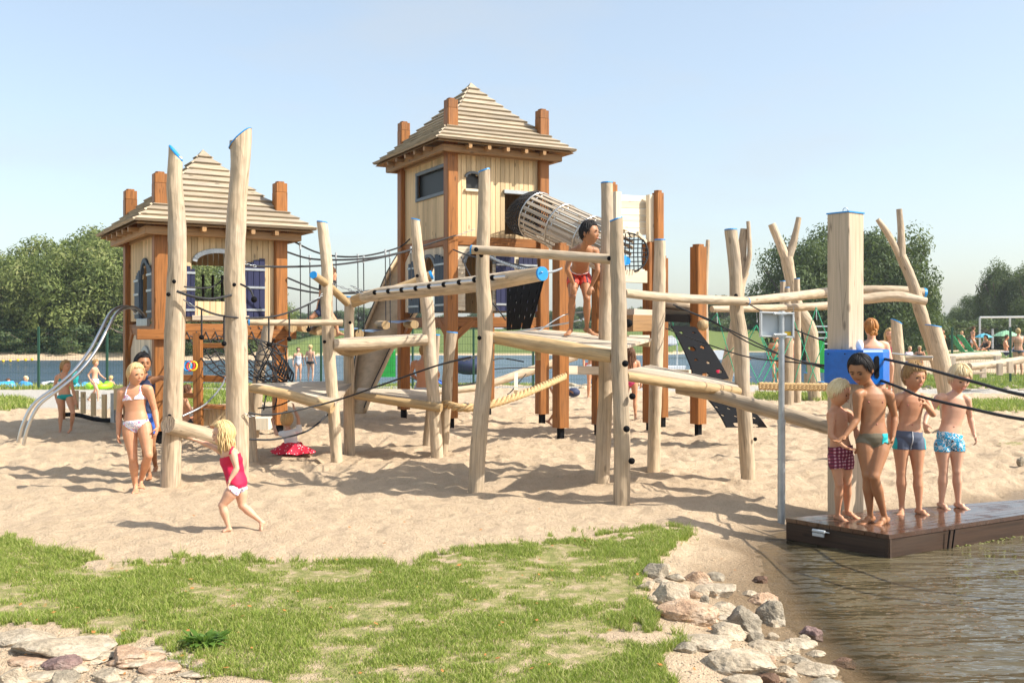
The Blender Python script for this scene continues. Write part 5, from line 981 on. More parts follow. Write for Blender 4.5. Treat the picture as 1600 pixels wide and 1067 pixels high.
q=MB(); vs=[];fs=[]; nn=28; cK=P(454,707,12.8)
for i in range(7):
    for k_ in range(nn):
        th=6.283*k_/nn; r=i/6; fl=1+.10*math.sin(th*7)+.05*math.sin(th*11+1); ex=(.25 if math.cos(th)<0 else .30)*fl; vs.append(cK+V((math.cos(th)*ex*r,math.sin(th)*.2*fl*r,.13*(1-r**1.6)+.012*math.sin(th*7)*r)))
for i in range(6):
    for k_ in range(nn): fs.append((i*nn+k_,i*nn+(k_+1)%nn,(i+1)*nn+(k_+1)%nn,(i+1)*nn+k_))
q.add(vs,fs,None,True); q.build('skirt_spread',FB_['dots'],KG)
D=10.5
person('dark haired boy in red checked trunks crouching on the sloping deck',J(D,head=(921,365,-.42),neck=(911,386,-.30),shL=(893,393,-.30),shR=(931,391,-.22),elL=(886,421,-.30),elR=(934,423,-.26),wrL=(896,444,-.22),wrR=(924,447,-.2),haL=(896,455,-.24),haR=(920,459,-.24),pel=(905,427,.08),hipL=(896,434,.08),hipR=(914,434,.08),knL=(894,465,-.14),knR=(917,467,-.14),anL=(892,512,.02),anR=(917,512,.02),toL=(886,523,-.16),toR=(930,523,-.14)),1.28,'brown',face=(.8,-.52,-.02),hair=('black','short'),headh=.245,palm={'L':(0,.8,-.4),'R':(0,.8,-.4)},curl=.5,
  clothes=[('swim_trunks',trunks(.42,.2),FB_['redplaid'],.007),('waistband',lambda c:c['tor']&(c['st']<.2)&(c['st']>.165),FB_['white'],.009)])
D=15.86
person('girl in teal bikini bottom standing in the tower shade behind the steel rails',J(D,head=(103,573),neck=(99,582),shL=(89,588),shR=(109,589),elL=(85,606),elR=(114,609),wrL=(88,624),wrR=(119,628),haL=(90,631),haR=(121,634),pel=(101,617),hipL=(95,622),hipR=(108,622),knL=(95,646),knR=(114,645,-.1),anL=(94,671),anR=(111,669),toL=(92,676,-.12),toR=(106,676,-.12)),1.15,'tan',face=(.85,-.5,0),hair=('dblond','back'),tail='pony',headh=.2,lod=2,vox=.010,clothes=[('bikini_top',bikini_top,FB_['teal'],.008),('bikini_bottom',brief(.05),FB_['teal'],.007)])
D=14.2
person('child in dark clothes clambering with legs apart on the rope bridge',J(D,head=(516,428),neck=(513,438),shL=(503,445),shR=(521,440),elL=(500,465),elR=(524,430),wrL=(496,480),wrR=(518,420),haL=(494,486),haR=(516,415),pel=(506,482),hipL=(500,487),hipR=(512,487),knL=(486,496,-.05),knR=(523,500),anL=(476,506,0),anR=(528,519),toL=(472,508,-.08),toR=(540,523,-.05)),1.1,'tan',face=(.3,.9,0),hair=('brown','short'),headh=.2,lod=2,vox=.011,clothes=[('shirt',tshirt,FB_['black'],.01),('shorts',trunks(.5),FB_['navy'],.01)])
# background people from templates
TP={'stand':dict(head=(0,0,.925),neck=(0,-.01,.83),shL=(-.105,0,.81),shR=(.105,0,.81),elL=(-.14,-.03,.65),elR=(.14,-.03,.65),wrL=(-.15,.03,.51),wrR=(.15,.03,.51),haL=(-.15,.05,.46),haR=(.15,.05,.46),pel=(0,0,.53),hipL=(-.055,0,.51),hipR=(.055,0,.51),knL=(-.065,.02,.28),knR=(.06,.01,.28),anL=(-.07,-.01,.04),anR=(.06,-.01,.04),toL=(-.08,.1,.01),toR=(.08,.09,.01)),
'walk':dict(head=(0,.03,.925),neck=(0,0,.83),shL=(-.105,.03,.81),shR=(.105,-.03,.81),elL=(-.13,-.08,.66),elR=(.13,.04,.66),wrL=(-.12,-.02,.53),wrR=(.12,.16,.58),haL=(-.11,.01,.49),haR=(.11,.2,.57),pel=(0,0,.53),hipL=(-.05,0,.51),hipR=(.05,0,.51),knL=(-.05,.12,.30),knR=(.05,-.03,.28),anL=(-.05,.13,.05),anR=(.05,-.2,.10),toL=(-.05,.23,.01),toR=(.05,-.12,.02)),
'sit':dict(head=(0,.02,.50),neck=(0,-.02,.41),shL=(-.105,-.02,.39),shR=(.105,-.02,.39),elL=(-.15,.04,.26),elR=(.15,.04,.26),wrL=(-.11,.16,.2),wrR=(.11,.16,.2),haL=(-.08,.2,.2),haR=(.08,.2,.2),pel=(0,0,.09),hipL=(-.055,.01,.07),hipR=(.055,.01,.07),knL=(-.08,.2,.2),knR=(.08,.2,.2),anL=(-.06,.33,.04),anR=(.06,.33,.04),toL=(-.06,.42,.01),toR=(.06,.42,.01)),
'wade':None}
TP['wade']=dict(TP['stand'])
def extra(label,px,py,D,h,pose,yaw,skin,hair,clothes=(),z=None,**k):
    x=(px-800)*D/F; z0=(H+(HZ-py)*D/F) if z is None else z; a=math.radians(yaw); ca,sa=math.cos(a),math.sin(a)   # yaw 0 faces the camera
    def T_(q): X=-q[0]*ca+ -q[1]*sa if False else q[0]*ca-(-q[1])*sa; Y=q[0]*sa+(-q[1])*ca; return V((x+X*h,D+Y*h,z0+q[2]*h))
    Jt={n:T_(q) for n,q in TP[pose].items()}; fc=T_((0,1,0))-T_((0,0,0))
    return person(label,Jt,h,skin,face=fc,hair=hair,lod=2,vox=.013*max(1,D/22),clothes=clothes,headh=h/6.4 if h<1.4 else h/7.3,**k)
extra('small boy in white shorts walking by the palisade with a lime float',148,630,23,1.0,'walk',75,'fair',('dblond','mop'),[('shorts',trunks(.3),FB_['white'],.02)])
extra('pale bather standing waist deep in the lake, left one of the pair',466,598,42,1.5,'stand',20,'fair',('brown','short'),[('swimsuit',tank(-.2,.8),FB_['grey'],.02)])
extra('pale bather standing waist deep in the lake, right one of the pair',485,596,42,1.55,'stand',160,'fair',('blond','mop'),[('shorts',trunks(.2),FB_['black'],.02)])
extra('bare backed man sitting behind the leaning log post',662,668,17.5,1.65,'sit',170,'tan',('dblond','short'),[('shorts',trunks(.6),FB_['grey'],.02)],z=.42)
extra('woman with long brown hair seen from behind under the gate beam',985,655,18.2,1.3,'stand',175,'tan',('brown','long',.28),[('bikini_bottom',bikini_bottom(.06),FB_['pink'],.015)])
extra('barefoot person standing behind the square orange posts',926,624,24,1.5,'stand',10,'tan',('brown','short'),[('shorts',trunks(.4),FB_['white'],.02)])
extra('child in dark trunks crouching behind the orange post',872,668,16,1.0,'walk',60,'tan',('brown','short'),[('trunks',trunks(.5),FB_['black'],.015)])
extra('girl in light blue bikini stepping through the green rope net',1212,600,26,1.3,'walk',-10,'tan',('dblond','back'),[('bikini_top',bikini_top,FB_['teal'],.015),('bikini_bottom',brief(.06),FB_['teal'],.015)])
extra('person in red and white striped shorts leaning on a log post',1238,606,24,1.35,'stand',20,'tan',('brown','short'),[('shorts',skirt,FB_['redplaid'],.02)])
extra('woman with ginger bun seen from behind above the blue box',1361,705,12.3,1.64,'stand',176,'fair',('ginger','back'),[('bikini_bottom',brief(.06),FB_['navy'],.01)],tail='bun')
extra('blond woman behind the cut log post near the blue box',1390,640,19,1.55,'stand',-30,'fair',('blond','long',.2),[('swimsuit',tank(-.2,.8),FB_['pink'],.015)])
extra('sunbather in black and white on a beach chair, left of two',1421,572,46,1.6,'sit',30,'fair',('blond','short'),[('shirt',tshirt,FB_['floral'],.02)])
extra('sunbather in dark swimsuit on a beach chair, right of two',1437,572,45,1.6,'sit',-30,'tan',('pale','short'),[('swimsuit',tank(-.2,.8),FB_['black'],.02)])
extra('boy in blue trunks standing behind the thick cut log post',1473,563,44,1.35,'stand',30,'tan',('brown','short'),[('trunks',trunks(.4),FB_['blue'],.02)])
extra('small child standing beside the green beach chairs',1503,555,48,1.15,'stand',15,'fair',('blond','short'),[('trunks',trunks(.2),FB_['pink'],.02)])
extra('person drinking while standing by the green beach chairs',1520,556,49,1.45,'walk',80,'tan',('brown','short'),[('trunks',trunks(.4),FB_['white'],.02)])
extra('woman in black swimsuit sitting on the beach under the blue parasol',1541,556,46,1.7,'sit',-70,'tan',('black','back'),[('swimsuit',tank(-.2,.8),FB_['black'],.02)])
extra('sunbather lounging under the green parasol',1572,556,46,1.7,'sit',60,'tan',('brown','short'),[('shorts',trunks(.4),FB_['navy'],.02)])
extra('standing woman in grey bikini seen from behind at the right edge',1591,587,36,1.72,'stand',172,'fair',('blond','back'),[('bikini_top',bikini_top,FB_['grey'],.02),('bikini_bottom',trunks(.08,.06),FB_['slate'],.02)],girth=1.12)
extra('bather in pink leaning over the blue and white float',12,606,31,1.1,'sit',60,'tan',('brown','short'),[('shirt',tshirt,FB_['pink'],.02)],z=-.5)
extra('pale blond child behind the dark patterned float',41,606,31.5,1.1,'sit',-20,'fair',('pale','mop'),[],z=-.45)
extra('child sitting in the water beyond the lime float',173,603,33,1.0,'sit',170,'fair',('blond','mop'),[],z=-.45)
extra('bather by the rocks left of the two',866,596,34,1.1,'sit',20,'tan',('brown','short'),[],z=-.5)
extra('bather with red towel near the white boats',1122,590,33,1.2,'sit',20,'tan',('brown','short'),[('shirt',tshirt,FB_['red'],.02)],z=-.1)
extra('child in bathing suit by the water right of the middle frame',1163,590,34,1.1,'walk',80,'tan',('brown','short'),[('trunks',trunks(.3),FB_['greenf'],.02)])
extra('person sitting under the left tower beside the ring toys',290,650,14.6,1.15,'sit',120,'tan',('brown','short'),[('trunks',trunks(.4),FB_['black'],.01)],z=.15)
# ---------------------------------------------------------------- jetty, timber post, cable box, sign
def wetwood():
    m=wood('wet_jetty_wood',(.085,.042,.026),.5,.25,.15,1.2,crack=False,knots=False); k=N(m); tc=k.n('TexCoord'); a=k.noise(tc.outputs['Object'],4,4,.6); r=k.ramp(a,[(.45,(.07,.07,.07)),(.65,(.4,.4,.4))]); k.l(r,k.b.inputs['Roughness']); k.b.inputs['Specular IOR Level'].default_value=.6; return m
M['wet']=wetwood(); M['jside']=wood('jetty_side',(.055,.03,.018),.5,.5,.2,1.2)
A=V((2.28,8.30,.05)); B=V((2.88,7.60,.05)); C=B+V((.86,.5,0)).normalized()*4.6; E_=A+V((.94,.35,0)).normalized()*4.3
JT=thing('jetty','wet dark brown wooden jetty platform at the pond edge carrying four boys','jetty',(A+C)/2-UP*.15)
npl=9
for i in range(npl):
    t0,t1=i/npl+.003,(i+1)/npl-.003; q=[A.lerp(B,t0),E_.lerp(C,t0),E_.lerp(C,t1),A.lerp(B,t1)]; mb=MB(); ax=(q[1]-q[0]).normalized(); sx=(q[3]-q[0]).normalized(); r0=random.uniform(0,30); j=UP*random.uniform(-.0015,.0015); tp=[x+j for x in q]; bt=[x-UP*.035 for x in q]
    mb.add(tp+bt,[(3,2,1,0),(4,5,6,7),(0,1,5,4),(1,2,6,5),(2,3,7,6),(3,0,4,7)],[V(((x-q[0]).dot(sx)+r0,0,(x-q[0]).dot(ax)+r0)) for x in tp+bt]); mb.build('deck_board',M['wet'],JT)
dn=UP*.04
for a,b,nm in ((A,B,'end_board'),(B,C,'side_board')):
    d=(b-a).normalized(); o_=V((d.y,-d.x,0))*.012
    mb=MB(); mb.beam(a-UP*.11+o_*-2,b-UP*.11+o_*-2,.03,.15); mb.build(nm,M['jside'],JT)
    mb=MB(); mb.beam(a-UP*.23+o_*-2.2,b-UP*.23+o_*-2.2,.03,.085); mb.build(nm,M['jside'],JT)
for t in (.15,): 
    for dx in (0,.05): p=B.lerp(C,t)+V((dx,dx*.58,0)); mb=MB(); mb.beam(p-UP*.03+V((.01,-.02,0)),p-UP*.25+V((-.02,-.02,0)),.012,.01,up=V((1,0,0))); mb.build('strap',M['black'],JT)
al=mat('algae',(.14,.15,.02),.6); mb=MB(); L=(C-B); 
for i in range(110):
    t=.17+.6*random.random(); p=B+L*t+V((.006,-.016,-.165-random.uniform(0,.035)*(.4+t))); s_=random.uniform(.006,.02); mb.sphere(p,s_,5,3,sy=.3,sz=.4)
mb.build('algae_strip',al,JT,kind='stuff')
hg=A.lerp(B,.36)-UP*.055+V((-.03,-.03,0)); mb=MB(); d=(B-A).normalized(); mb.tube([hg-d*.05,hg+d*.06],.014,10); mb.tube([hg+d*.06,hg+d*.10],.004,6); mb.beam(hg-d*.05-UP*.03,hg+d*.05-UP*.03,.016,.028); mb.build('hinge',M['alu'],JT)
TPt=thing('timber_post','massive square pale timber post with blue metal cap and ring','post',P(1320,800,8.95)); u_=V((.55,-.83,0)).normalized()
mb=MB(); c0=P(1321,797,9.02); c0.z=-.3; c1=P(1321,335,9.02); mb.beam(c0,c1,.225,.225,up=V((.80,.60,0)),ch=.004); mb.build('post_shaft',M['square'],TPt)
mb=MB(); mb.beam(c1,c1+UP*.012,.24,.24,up=V((.80,.60,0)),ch=.002); o=mb.build('post_cap',M['blue'],TPt); mb=MB(); mb.tube([c1+V((.022*math.cos(t),0,.035+.022*math.sin(t))) for t in [k_*.4189 for k_ in range(16)]],.004,6); mb.build('ring',M['galv'],TPt)
mb=MB(); mb.beam(P(1343,795,9.2),P(1343,690,9.2),.10,.16,up=V((.8,.6,0))); mb.build('prop_post',M['deck'],TPt)
BX=thing('cable_box','bright blue plastic cable box wrapped round the square timber post','box',P(1338,600,8.9))
z0,z1=P(0,598,8.9).z,P(0,546,8.9).z
def xy(px,D): q=P(px,HZ,D); return V((q.x,q.y,0))
oL=[xy(1288,8.92),xy(1349,8.62),xy(1380,8.68),xy(1389,8.78),xy(1390,8.95),xy(1372,9.35),xy(1302,9.45)]
mb=MB(); n=len(oL)
def ring(z,s=1.,c=sum(oL,V())/n): return [c+(q-c)*s+UP*z for q in oL]
r1,r2,r3,r4=ring(z0),ring(z1-.02),ring(z1,.97),ring(z0+.01,.9)
mb.add(r1+r2+r3,[(i,(i+1)%n,n+(i+1)%n,n+i) for i in range(n)]+[(n+i,n+(i+1)%n,2*n+(i+1)%n,2*n+i) for i in range(n)]+[tuple(range(2*n,3*n)),tuple(range(n-1,-1,-1))]); mb.build('housing',M['bluebox'],BX)
a,b=oL[1],oL[2]; d=(b-a).normalized(); nn=V((d.y,-d.x,0)); 
def slotp(t,z,o=0): return a+(b-a)*t+UP*z+nn*(.006+o)
mb=MB(); pts=[slotp(.52,z0+.09),slotp(.52,z1-.08),slotp(.58,z1-.055),slotp(.72,z1-.05),slotp(.78,z1-.07),slotp(.78,z0+.07),slotp(.72,z0+.05),slotp(.58,z0+.06)]; mb.add(pts+[q-nn*.004 for q in pts],[tuple(range(8)),tuple(range(15,7,-1))]+[(i,i+8,(i+1)%8+8,(i+1)%8) for i in range(8)]); mb.build('cable_slot',M['black'],BX)
mb=MB(); mb.sphere(P(1343,540,8.85),.035,12,8,sz=1.5); mb.build('white_knob',M['whitec'],BX)
for px in (1294,1320): mb=MB(); mb.sphere(P(px,553,8.86 if px<1300 else 8.74),.007,6,4); mb.build('screw',M['black'],BX)
for i,pts in enumerate(([(1378,560,8.75),(1440,574,8.1),(1520,596,7.3),(1620,621,6.6),(1900,660,5.9),(3100,700,5.2)],[(1370,592,8.75),(1410,607,8.35),(1441,620,8.2),(1520,639,7.7),(1620,658,6.9),(1900,690,6.1),(3100,730,5.3)])):
    o=thing('ferry_rope',('upper black rope running from the blue box over the boys to the right edge','lower black rope held by a boy, running from the blue box to the right edge')[i],'rope',P(1500,600,7.5)); cable(o,pts,.0125)
SG=thing('sign_post','grey steel post with a sign seen from its back and small yellow sticker','sign',G(1221,798)); mb=MB(); b=G(1221,798); mb.tube([b-UP*.3,P(1221,660,8.9)],.034,16); mb.tube([P(1221,660,8.9),P(1221,486,8.9)],.027,16); mb.tube([P(1221,662,8.9),P(1221,656,8.9)],.037,16); mb.build('post',M['galv'],SG)
sgm=mat('sign_back_grey',(.50,.54,.56),.5); mb=MB(); mb.beam(P(1188,506,8.93),P(1239,508,8.93),.012,.20); pn=mb.build('sign_panel',sgm,SG)
for q0,q1 in (((1187,488),(1240,490)),((1187,525),(1240,527))): mb=MB(); mb.beam(P(*q0,8.9),P(*q1,8.9),.05,.016); mb.build('sign_frame',M['alu'],SG)
for x,y0,y1 in ((1188.5,488,525),(1238.5,490,527)): mb=MB(); mb.beam(P(x,y0,8.9),P(x,y1,8.9),.05,.016,up=V((1,0,0))); mb.build('sign_frame',M['alu'],SG)
mb=MB(); mb.beam(P(1226,521,8.9),P(1236,521,8.9),.004,.034); mb.build('sticker',M['yellow'],SG)
for y in (490,523):
    mb=MB(); mb.beam(P(1209,y,8.88),P(1229,y,8.88),.035,.022); mb.sphere(P(1210,y,8.86),.014,8,6); mb.tube([P(1221,y-2.5,8.9),P(1221,y+2.5,8.9)],.036,14); mb.build('clamp',M['alu'],SG)
# ---------------------------------------------------------------- rocks
def rockmat(name,c,c2,c3):
    m=mat(name,c,.8,spec=.3); k=N(m); tc=k.n('TexCoord'); o=tc.outputs['Object']; a=k.noise(o,5,8,.72); b=k.noise(o,26,6,.75); x=k.ramp(a,[(.36,c2),(.5,c),(.6,c3)]); x=k.mix(.5,x,k.ramp(b,[(.38,sc(c,.35)),(.6,sc(c,1.2))])); k.l(x,k.b.inputs['Base Color']); k.bump(k.mix(.5,a,b),1.,.035); return m
RM=[rockmat('pale_rock',(.50,.41,.295),(.32,.25,.165),(.64,.56,.43)),rockmat('ochre_rock',(.50,.34,.22),(.36,.20,.12),(.66,.54,.42)),rockmat('grey_rock',(.34,.29,.215),(.16,.135,.10),(.52,.455,.36)),rockmat('purple_rock',(.26,.17,.15),(.15,.09,.085),(.42,.33,.29)),rockmat('wet_rock',(.17,.10,.065),(.09,.055,.035),(.28,.19,.13))]
def rock(px,py,wpx,hpx,mi,label,group=None,flat=1.,z=None,seed=None,n=54,name='rock'):
    z0=0
    for _ in range(4): D=gd(py+hpx*.35,z0); x=(px-800)*D/F; z0=hzs(x,D)
    rw=wpx/2*D/F; rh=hpx/2*D/F; sd=seed or random.random()*50; mb=MB(); a=random.uniform(-.5,.5); mm=max(8,n*2//3); ang=random.uniform(-.4,.4)
    planes=[(V((mnoise.noise(V((sd,i,0)))*2,mnoise.noise(V((sd,i,5)))*2,mnoise.noise(V((sd,i,9)))*1.6+.25)).normalized(),random.uniform(.52,.84)) for i in range(11)]
    vs=[];fs=[]
    for i in range(mm+1):
        ph=math.pi*i/mm
        for k_ in range(n):
            th=2*math.pi*k_/n; d=V((math.sin(ph)*math.cos(th),math.sin(ph)*math.sin(th),math.cos(ph))); r=1.0
            for pn,pd in planes:
                t=d.dot(pn)
                if t>.05: r=min(r,pd/t)
            r=min(r,1.1); r*=1+.06*mnoise.noise(d*2.3+V((sd,0,0)))+.05*mnoise.noise(d*6+V((sd,0,0)))+.035*mnoise.noise(d*14+V((sd,0,0))); vs.append(V((x,D,z0+rh*.45*flat))+V((d.x*r*rw*1.08,d.y*r*rw*.8,d.z*r*rh*1.15)))
    for i in range(mm):
        for k_ in range(n): fs.append((i*n+k_,(i+1)*n+k_,(i+1)*n+(k_+1)%n,i*n+(k_+1)%n))
    mb.add(vs,fs,None,False); return mb.build(name,RM[mi],label=label,cat='rock',group=group,base=(x,D,z0-rh*.4))
RL=[(1029,889,40,26,2,'dark grey rock at the top of the pond bank pile beside the grass'),(1047,921,50,44,0,'tall pale angular rock leaning in the pile below the dark grey one'),(1090,899,44,22,1,'flat ochre rock at the top right of the bank pile'),(1073,946,82,44,1,'largest ochre and white boulder on the bank'),(1117,917,70,22,0,'long pale pitted rock behind the ochre boulder'),(1012,912,26,16,0,'small pale stone at the grass edge left of the pile'),(1133,950,52,26,0,'smooth pale rock between the ochre boulder and grey rocks'),(1165,965,52,50,2,'upright speckled grey rock in the middle of the bank pile'),(1190,932,42,22,1,'small rusty rock nearest the far shallow water'),(1206,956,56,38,2,'dark pitted grey boulder touching the water'),(1172,925,22,12,0,'little pale pebble stone above the rusty rock'),(1136,982,52,28,0,'wedge shaped pale rock left of the upright grey one'),(1181,994,30,22,2,'small grey stone at foot of the upright grey rock'),(1101,998,96,24,0,'long flat pale slab in the middle of the pile'),(1071,1010,36,16,2,'dark low stone at the left end of the pale slab'),(1165,1026,120,44,0,'broad flat whitish slab near the bottom of the pile'),(1210,1006,80,24,0,'grooved pale rock stretching to the water edge'),(1270,986,34,26,3,'reddish brown rock standing alone in the shallow water'),(1246,999,50,18,0,'pale rock half sunk beside the lone reddish one'),(1319,1034,36,16,4,'small wet dark red rock in the shallow water'),(1248,1028,38,14,2,'flat bluish stone lying at the water edge'),(1275,1042,56,24,0,'rounded pale rock at lower right of the bank'),(1160,1058,50,26,0,'pale blunt rock at the bottom edge of the picture'),(1202,1058,34,26,4,'brown round stone at the bottom edge beside the blunt rock'),(1388,1064,34,12,1,'wet orange stone just breaking the water at the bottom'),(1290,1064,52,14,2,'low grey stone at the bottom edge by the water'),(1230,1048,40,16,0,'flat cream stone between slab and water edge'),(1190,905,26,12,4,'small wet stone in shallow water above the pile'),
(110,1002,150,34,0,'smooth whitish slab at the lower left corner beside grass'),(35,992,110,18,0,'flat pale stone at the left edge of the foreground'),(206,1018,80,24,1,'rounded pinkish rock in the lower left stony patch'),(97,1030,50,28,3,'purple brown broken rock in the lower left'),(50,1028,60,16,1,'low reddish flat stone left of the purple rock'),(100,1055,44,26,2,'small craggy grey rock at the lower left bottom edge'),(172,1052,42,18,0,'small pale stone right of the craggy grey rock'),(250,1040,54,12,1,'thin ochre stone half buried near the weed plant'),(20,1055,60,26,0,'pale bottom corner rock at far lower left'),(222,1060,30,12,0,'tiny pale stone at the bottom edge left of centre')]
for px,py,w_,h_,mi,lb in RL: rock(px,py,w_*1.13,h_*1.15,mi,lb,'rocks on the pond bank' if px>900 else 'rocks in the lower left',flat=(.4 if h_<w_*.4 else .8))
for i in range(44):
    t=random.random(); px=1030+t*215+random.gauss(0,26); py=885+t*165+random.gauss(0,14); rock(px,py,random.uniform(14,34),random.uniform(9,20),random.choice([0,0,0,1,2]),'small beige stone wedged between the larger rocks on the pond bank','small stones filling the pond bank',n=20)
for i in range(26):
    px=random.uniform(0,330); py=random.uniform(990+px*.1,1066); rock(px,py,random.uniform(20,70),random.uniform(5,12),random.choice([0,0,1]),'flat pale stone bedded in the lower left stony ground','flat stones bedded in the lower left',flat=.2,n=20)
pos=[(834,592),(848,594),(858,598),(866,591),(880,597),(893,600),(905,596),(917,601),(928,594),(940,600),(950,597),(962,602),(973,596),(985,601),(997,598),(1008,602),(842,600),(872,603),(912,605),(933,606),(958,607),(899,590)]
for i,(px,py) in enumerate(pos): rock(px,py,random.uniform(13,22),random.uniform(7,11),random.choice([0,0,1]),'pale rock in the riprap along the lake edge behind the orange posts','riprap rocks by the lake',n=12)
for i in range(26): rock(1410+i*8+random.uniform(-3,3),606+random.uniform(-3,3),random.uniform(6,12),random.uniform(4,6),random.choice([0,0,2]),'small pale stone in the row bordering the right path','stones along the right path',n=10)
mb=MB()
for i in range(500):
    px=random.gauss(1150,90); py=random.uniform(870,1066)
    if px<995 or px>1160+(py-870)*.6: continue
    D=gd(py,0); x=(px-800)*D/F; mb.sphere(V((x,D,hz(x,D)+.002)),random.uniform(.002,.008),6,4,sz=.6)
for i in range(500):
    px=random.uniform(-10,330); py=random.uniform(1000,1066); D=gd(py,0); x=(px-800)*D/F; mb.sphere(V((x,D,hz(x,D)+.002)),random.uniform(.003,.010),6,4,sz=.6)
mb.build('pebbles',RM[0],base=(0,0,0),kind='stuff')
for i in range(6):
    pass
# dark lump on the sand at the right edge
rock(1596,720,14,16,2,'dark lump lying on the sand at the right edge')
# ---------------------------------------------------------------- background things
def torus(name,label,c,R0,r0,m,cat='swim ring',tilt=.1):
    mb=MB(); c=V(c); mb.tube([c+V((R0*math.cos(t),R0*math.sin(t),tilt*R0*math.sin(t))) for t in [k_*math.pi/12 for k_ in range(25)]],r0,10,False); return tag(mb.build(name,m,base=c),label,cat)
bw=mat('blue_ring',(.04,.35,.75),.4); wp=mat('white_ring_top',(.75,.78,.82),.4)
torus('swim_ring','big blue and white swim ring floating at the left edge',P(15,605,29.5)-UP*.05,.5,.17,bw); 
torus('swim_ring','dark patterned swim ring beside the blue one',P(58,606,30)-UP*.05,.55,.16,mat('dark_ring',(.04,.06,.07),.5)); torus('swim_ring','pale striped swim ring touching the dark ring',P(88,602,31)-UP*.03,.45,.12,wp)
torus('swim_ring','light blue swim ring behind the girl in teal',P(118,605,29.5)-UP*.02,.36,.13,mat('light_blue_ring',(.12,.5,.8),.4)); torus('swim_ring','lime green swim ring held by the small boy',P(155,602,24),.25,.07,mat('lime_ring',(.35,.75,.02),.4))
q=MB(); q.sphere(P(116,590,29.5),.15,10,8,sx=.8,sz=1.5); tag(q.build('float_toy',FB_['teal']),'turquoise inflatable toy sticking up behind the girl in teal','inflatable toy')
for i,px in enumerate((5,16,28,40,50)): q=MB(); D=66-i*2; p=P(px,564-i*.6,D); q.sphere(p,.09,8,6); tag(q.build('buoy',M['yellow']),'yellow buoy in the line across the far left water','buoy','yellow buoys in a line')
CB=thing('green_container','green ribbed box container seen between the slide and the tower','container',P(603,589,34)); 
for i in range(9): q=MB(); q.beam(P(588+i*3.3,589,34),P(588+i*3.3,549,34),.066,.04,up=V((0,1,0))); q.build('panel',M['green'],CB)
q=MB(); q.add([P(584,549,34),P(618,549,34),P(616,544,35.2),P(590,544,35.2),P(584,589,34.05),P(618,589,34.05)],[(0,1,2,3),(4,5,1,0)]); q.build('lid',M['green'],CB)
CB=thing('green_shed','green shed behind the forked trunk by the water','shed',P(1272,580,36))
for i in range(7): q=MB(); q.beam(P(1262+i*4,582,36),P(1262+i*4,532,36),.09,.04,up=V((0,1,0))); q.build('panel',M['green'],CB)
fe=thing('rail_fence','pale horizontal rail fence behind the square timber post','fence',P(1300,545,40))
for y in (510,519,528,537,546): q=MB(); q.beam(P(1262,y,40),P(1345,y,40),.04,.05); q.build('rail',M['alu'],fe)
for x in (1262,1303,1345): q=MB(); q.beam(P(x,560,40.05),P(x,508,40.05),.06,.06,up=V((0,1,0))); q.build('rail_post',M['alu'],fe)
def canopy(label,pts,D,nm='canopy_tent'):
    t=thing(nm,label,'tent',P(sum(p[0] for p in pts)/len(pts),585,D)); a=[P(x,y,D) for x,y in pts]; mb=MB(); n=len(a); b=[q+V((0,2.2,-.1)) for q in a]; mb.add(a+b,[(i,(i+1)%n,n+(i+1)%n,n+i) for i in range(n)]+[tuple(range(n)),tuple(range(2*n-1,n-1,-1))]); mb.build('canopy',M['whitec'],t)
    for x in (pts[0][0]+2,pts[-1][0]-2): q=MB(); y=pts[0][1]-1; q.beam(P(x,588,D),P(x,y,D),.05,.05,up=V((0,1,0))); q.build('pole',M['alu'],t)
canopy('white arched boat cover seen beside the middle log post',[(1108,562),(1112,553),(1122,547),(1140,547),(1148,556),(1148,562)],38); canopy('white boat cover behind the black ramp',[(1036,538),(1036,526),(1050,524),(1060,532),(1060,538)],38)
q=MB(); q.add([P(1040,588,37),P(1066,588,37),P(1072,573,37),P(1036,573,37),P(1040,588,39),P(1066,588,39),P(1072,571,39),P(1036,571,39)],[(0,1,2,3),(1,5,6,2),(5,4,7,6),(4,0,3,7),(0,4,5,1)]); tag(q.build('boat',M['whitec']),'white boat hull moored behind the black ramp','boat')
q=MB(); q.sphere(P(734,571,30),1,16,10,sx=.62,sy=.5,sz=.28); tag(q.build('covered_boat',FB_['navy']),'dark blue covered boat seen left of the middle log post','boat')
# hammock and logs behind
HM=thing('net_hammock','blue hammock slung low on ropes beyond the tall tower','hammock',P(720,600,22)); mb=MB(); a,b=P(670,590,22),P(770,598,22); n=10; vs=[]
for i in range(n+1): t=i/n; c=a.lerp(b,t)-UP*.22*4*t*(1-t); vs+=[c+V((0,-.25,.05)),c+V((0,.25,.08))]
mb.add(vs,[(2*i,2*i+2,2*i+3,2*i+1) for i in range(n)],None,True); o=mb.build('sling',FB_['blue'],HM); s_=o.modifiers.new('t','SOLIDIFY'); s_.thickness=.02
for p in ([(660,575,21.8),(700,600,21.5),(760,597,21.5),(840,578,21.5)],[(640,590,21),(700,605,21),(770,590,21)],[(745,585,20.5),(780,576,20.5),(870,574,20.5)],[(822,584,21),(800,610,20.7),(793,616,20.5)]): cable(HM,p,.012,'rope','rope',5)
BL=thing('balance_log','long pale peeled log rising to the right beyond the tall tower','log',P(800,600,21)); log(BL,[(660,612,20.5,5),(740,606,21,5.5),(820,582,21.5,7),(900,556,22,7)],'trunk_log','log',below=0); q=MB(); q.beam(P(806,612,20.6),P(806,585,21),.08,.10,up=V((0,1,0))); q.build('prop',M['white'],BL)
q=MB(); q.sphere(P(896,613,20.8),.14,12,8,sz=.7); tag(q.build('beach_bag',FB_['navy']),'small dark bag lying on the sand behind the orange posts','bag')
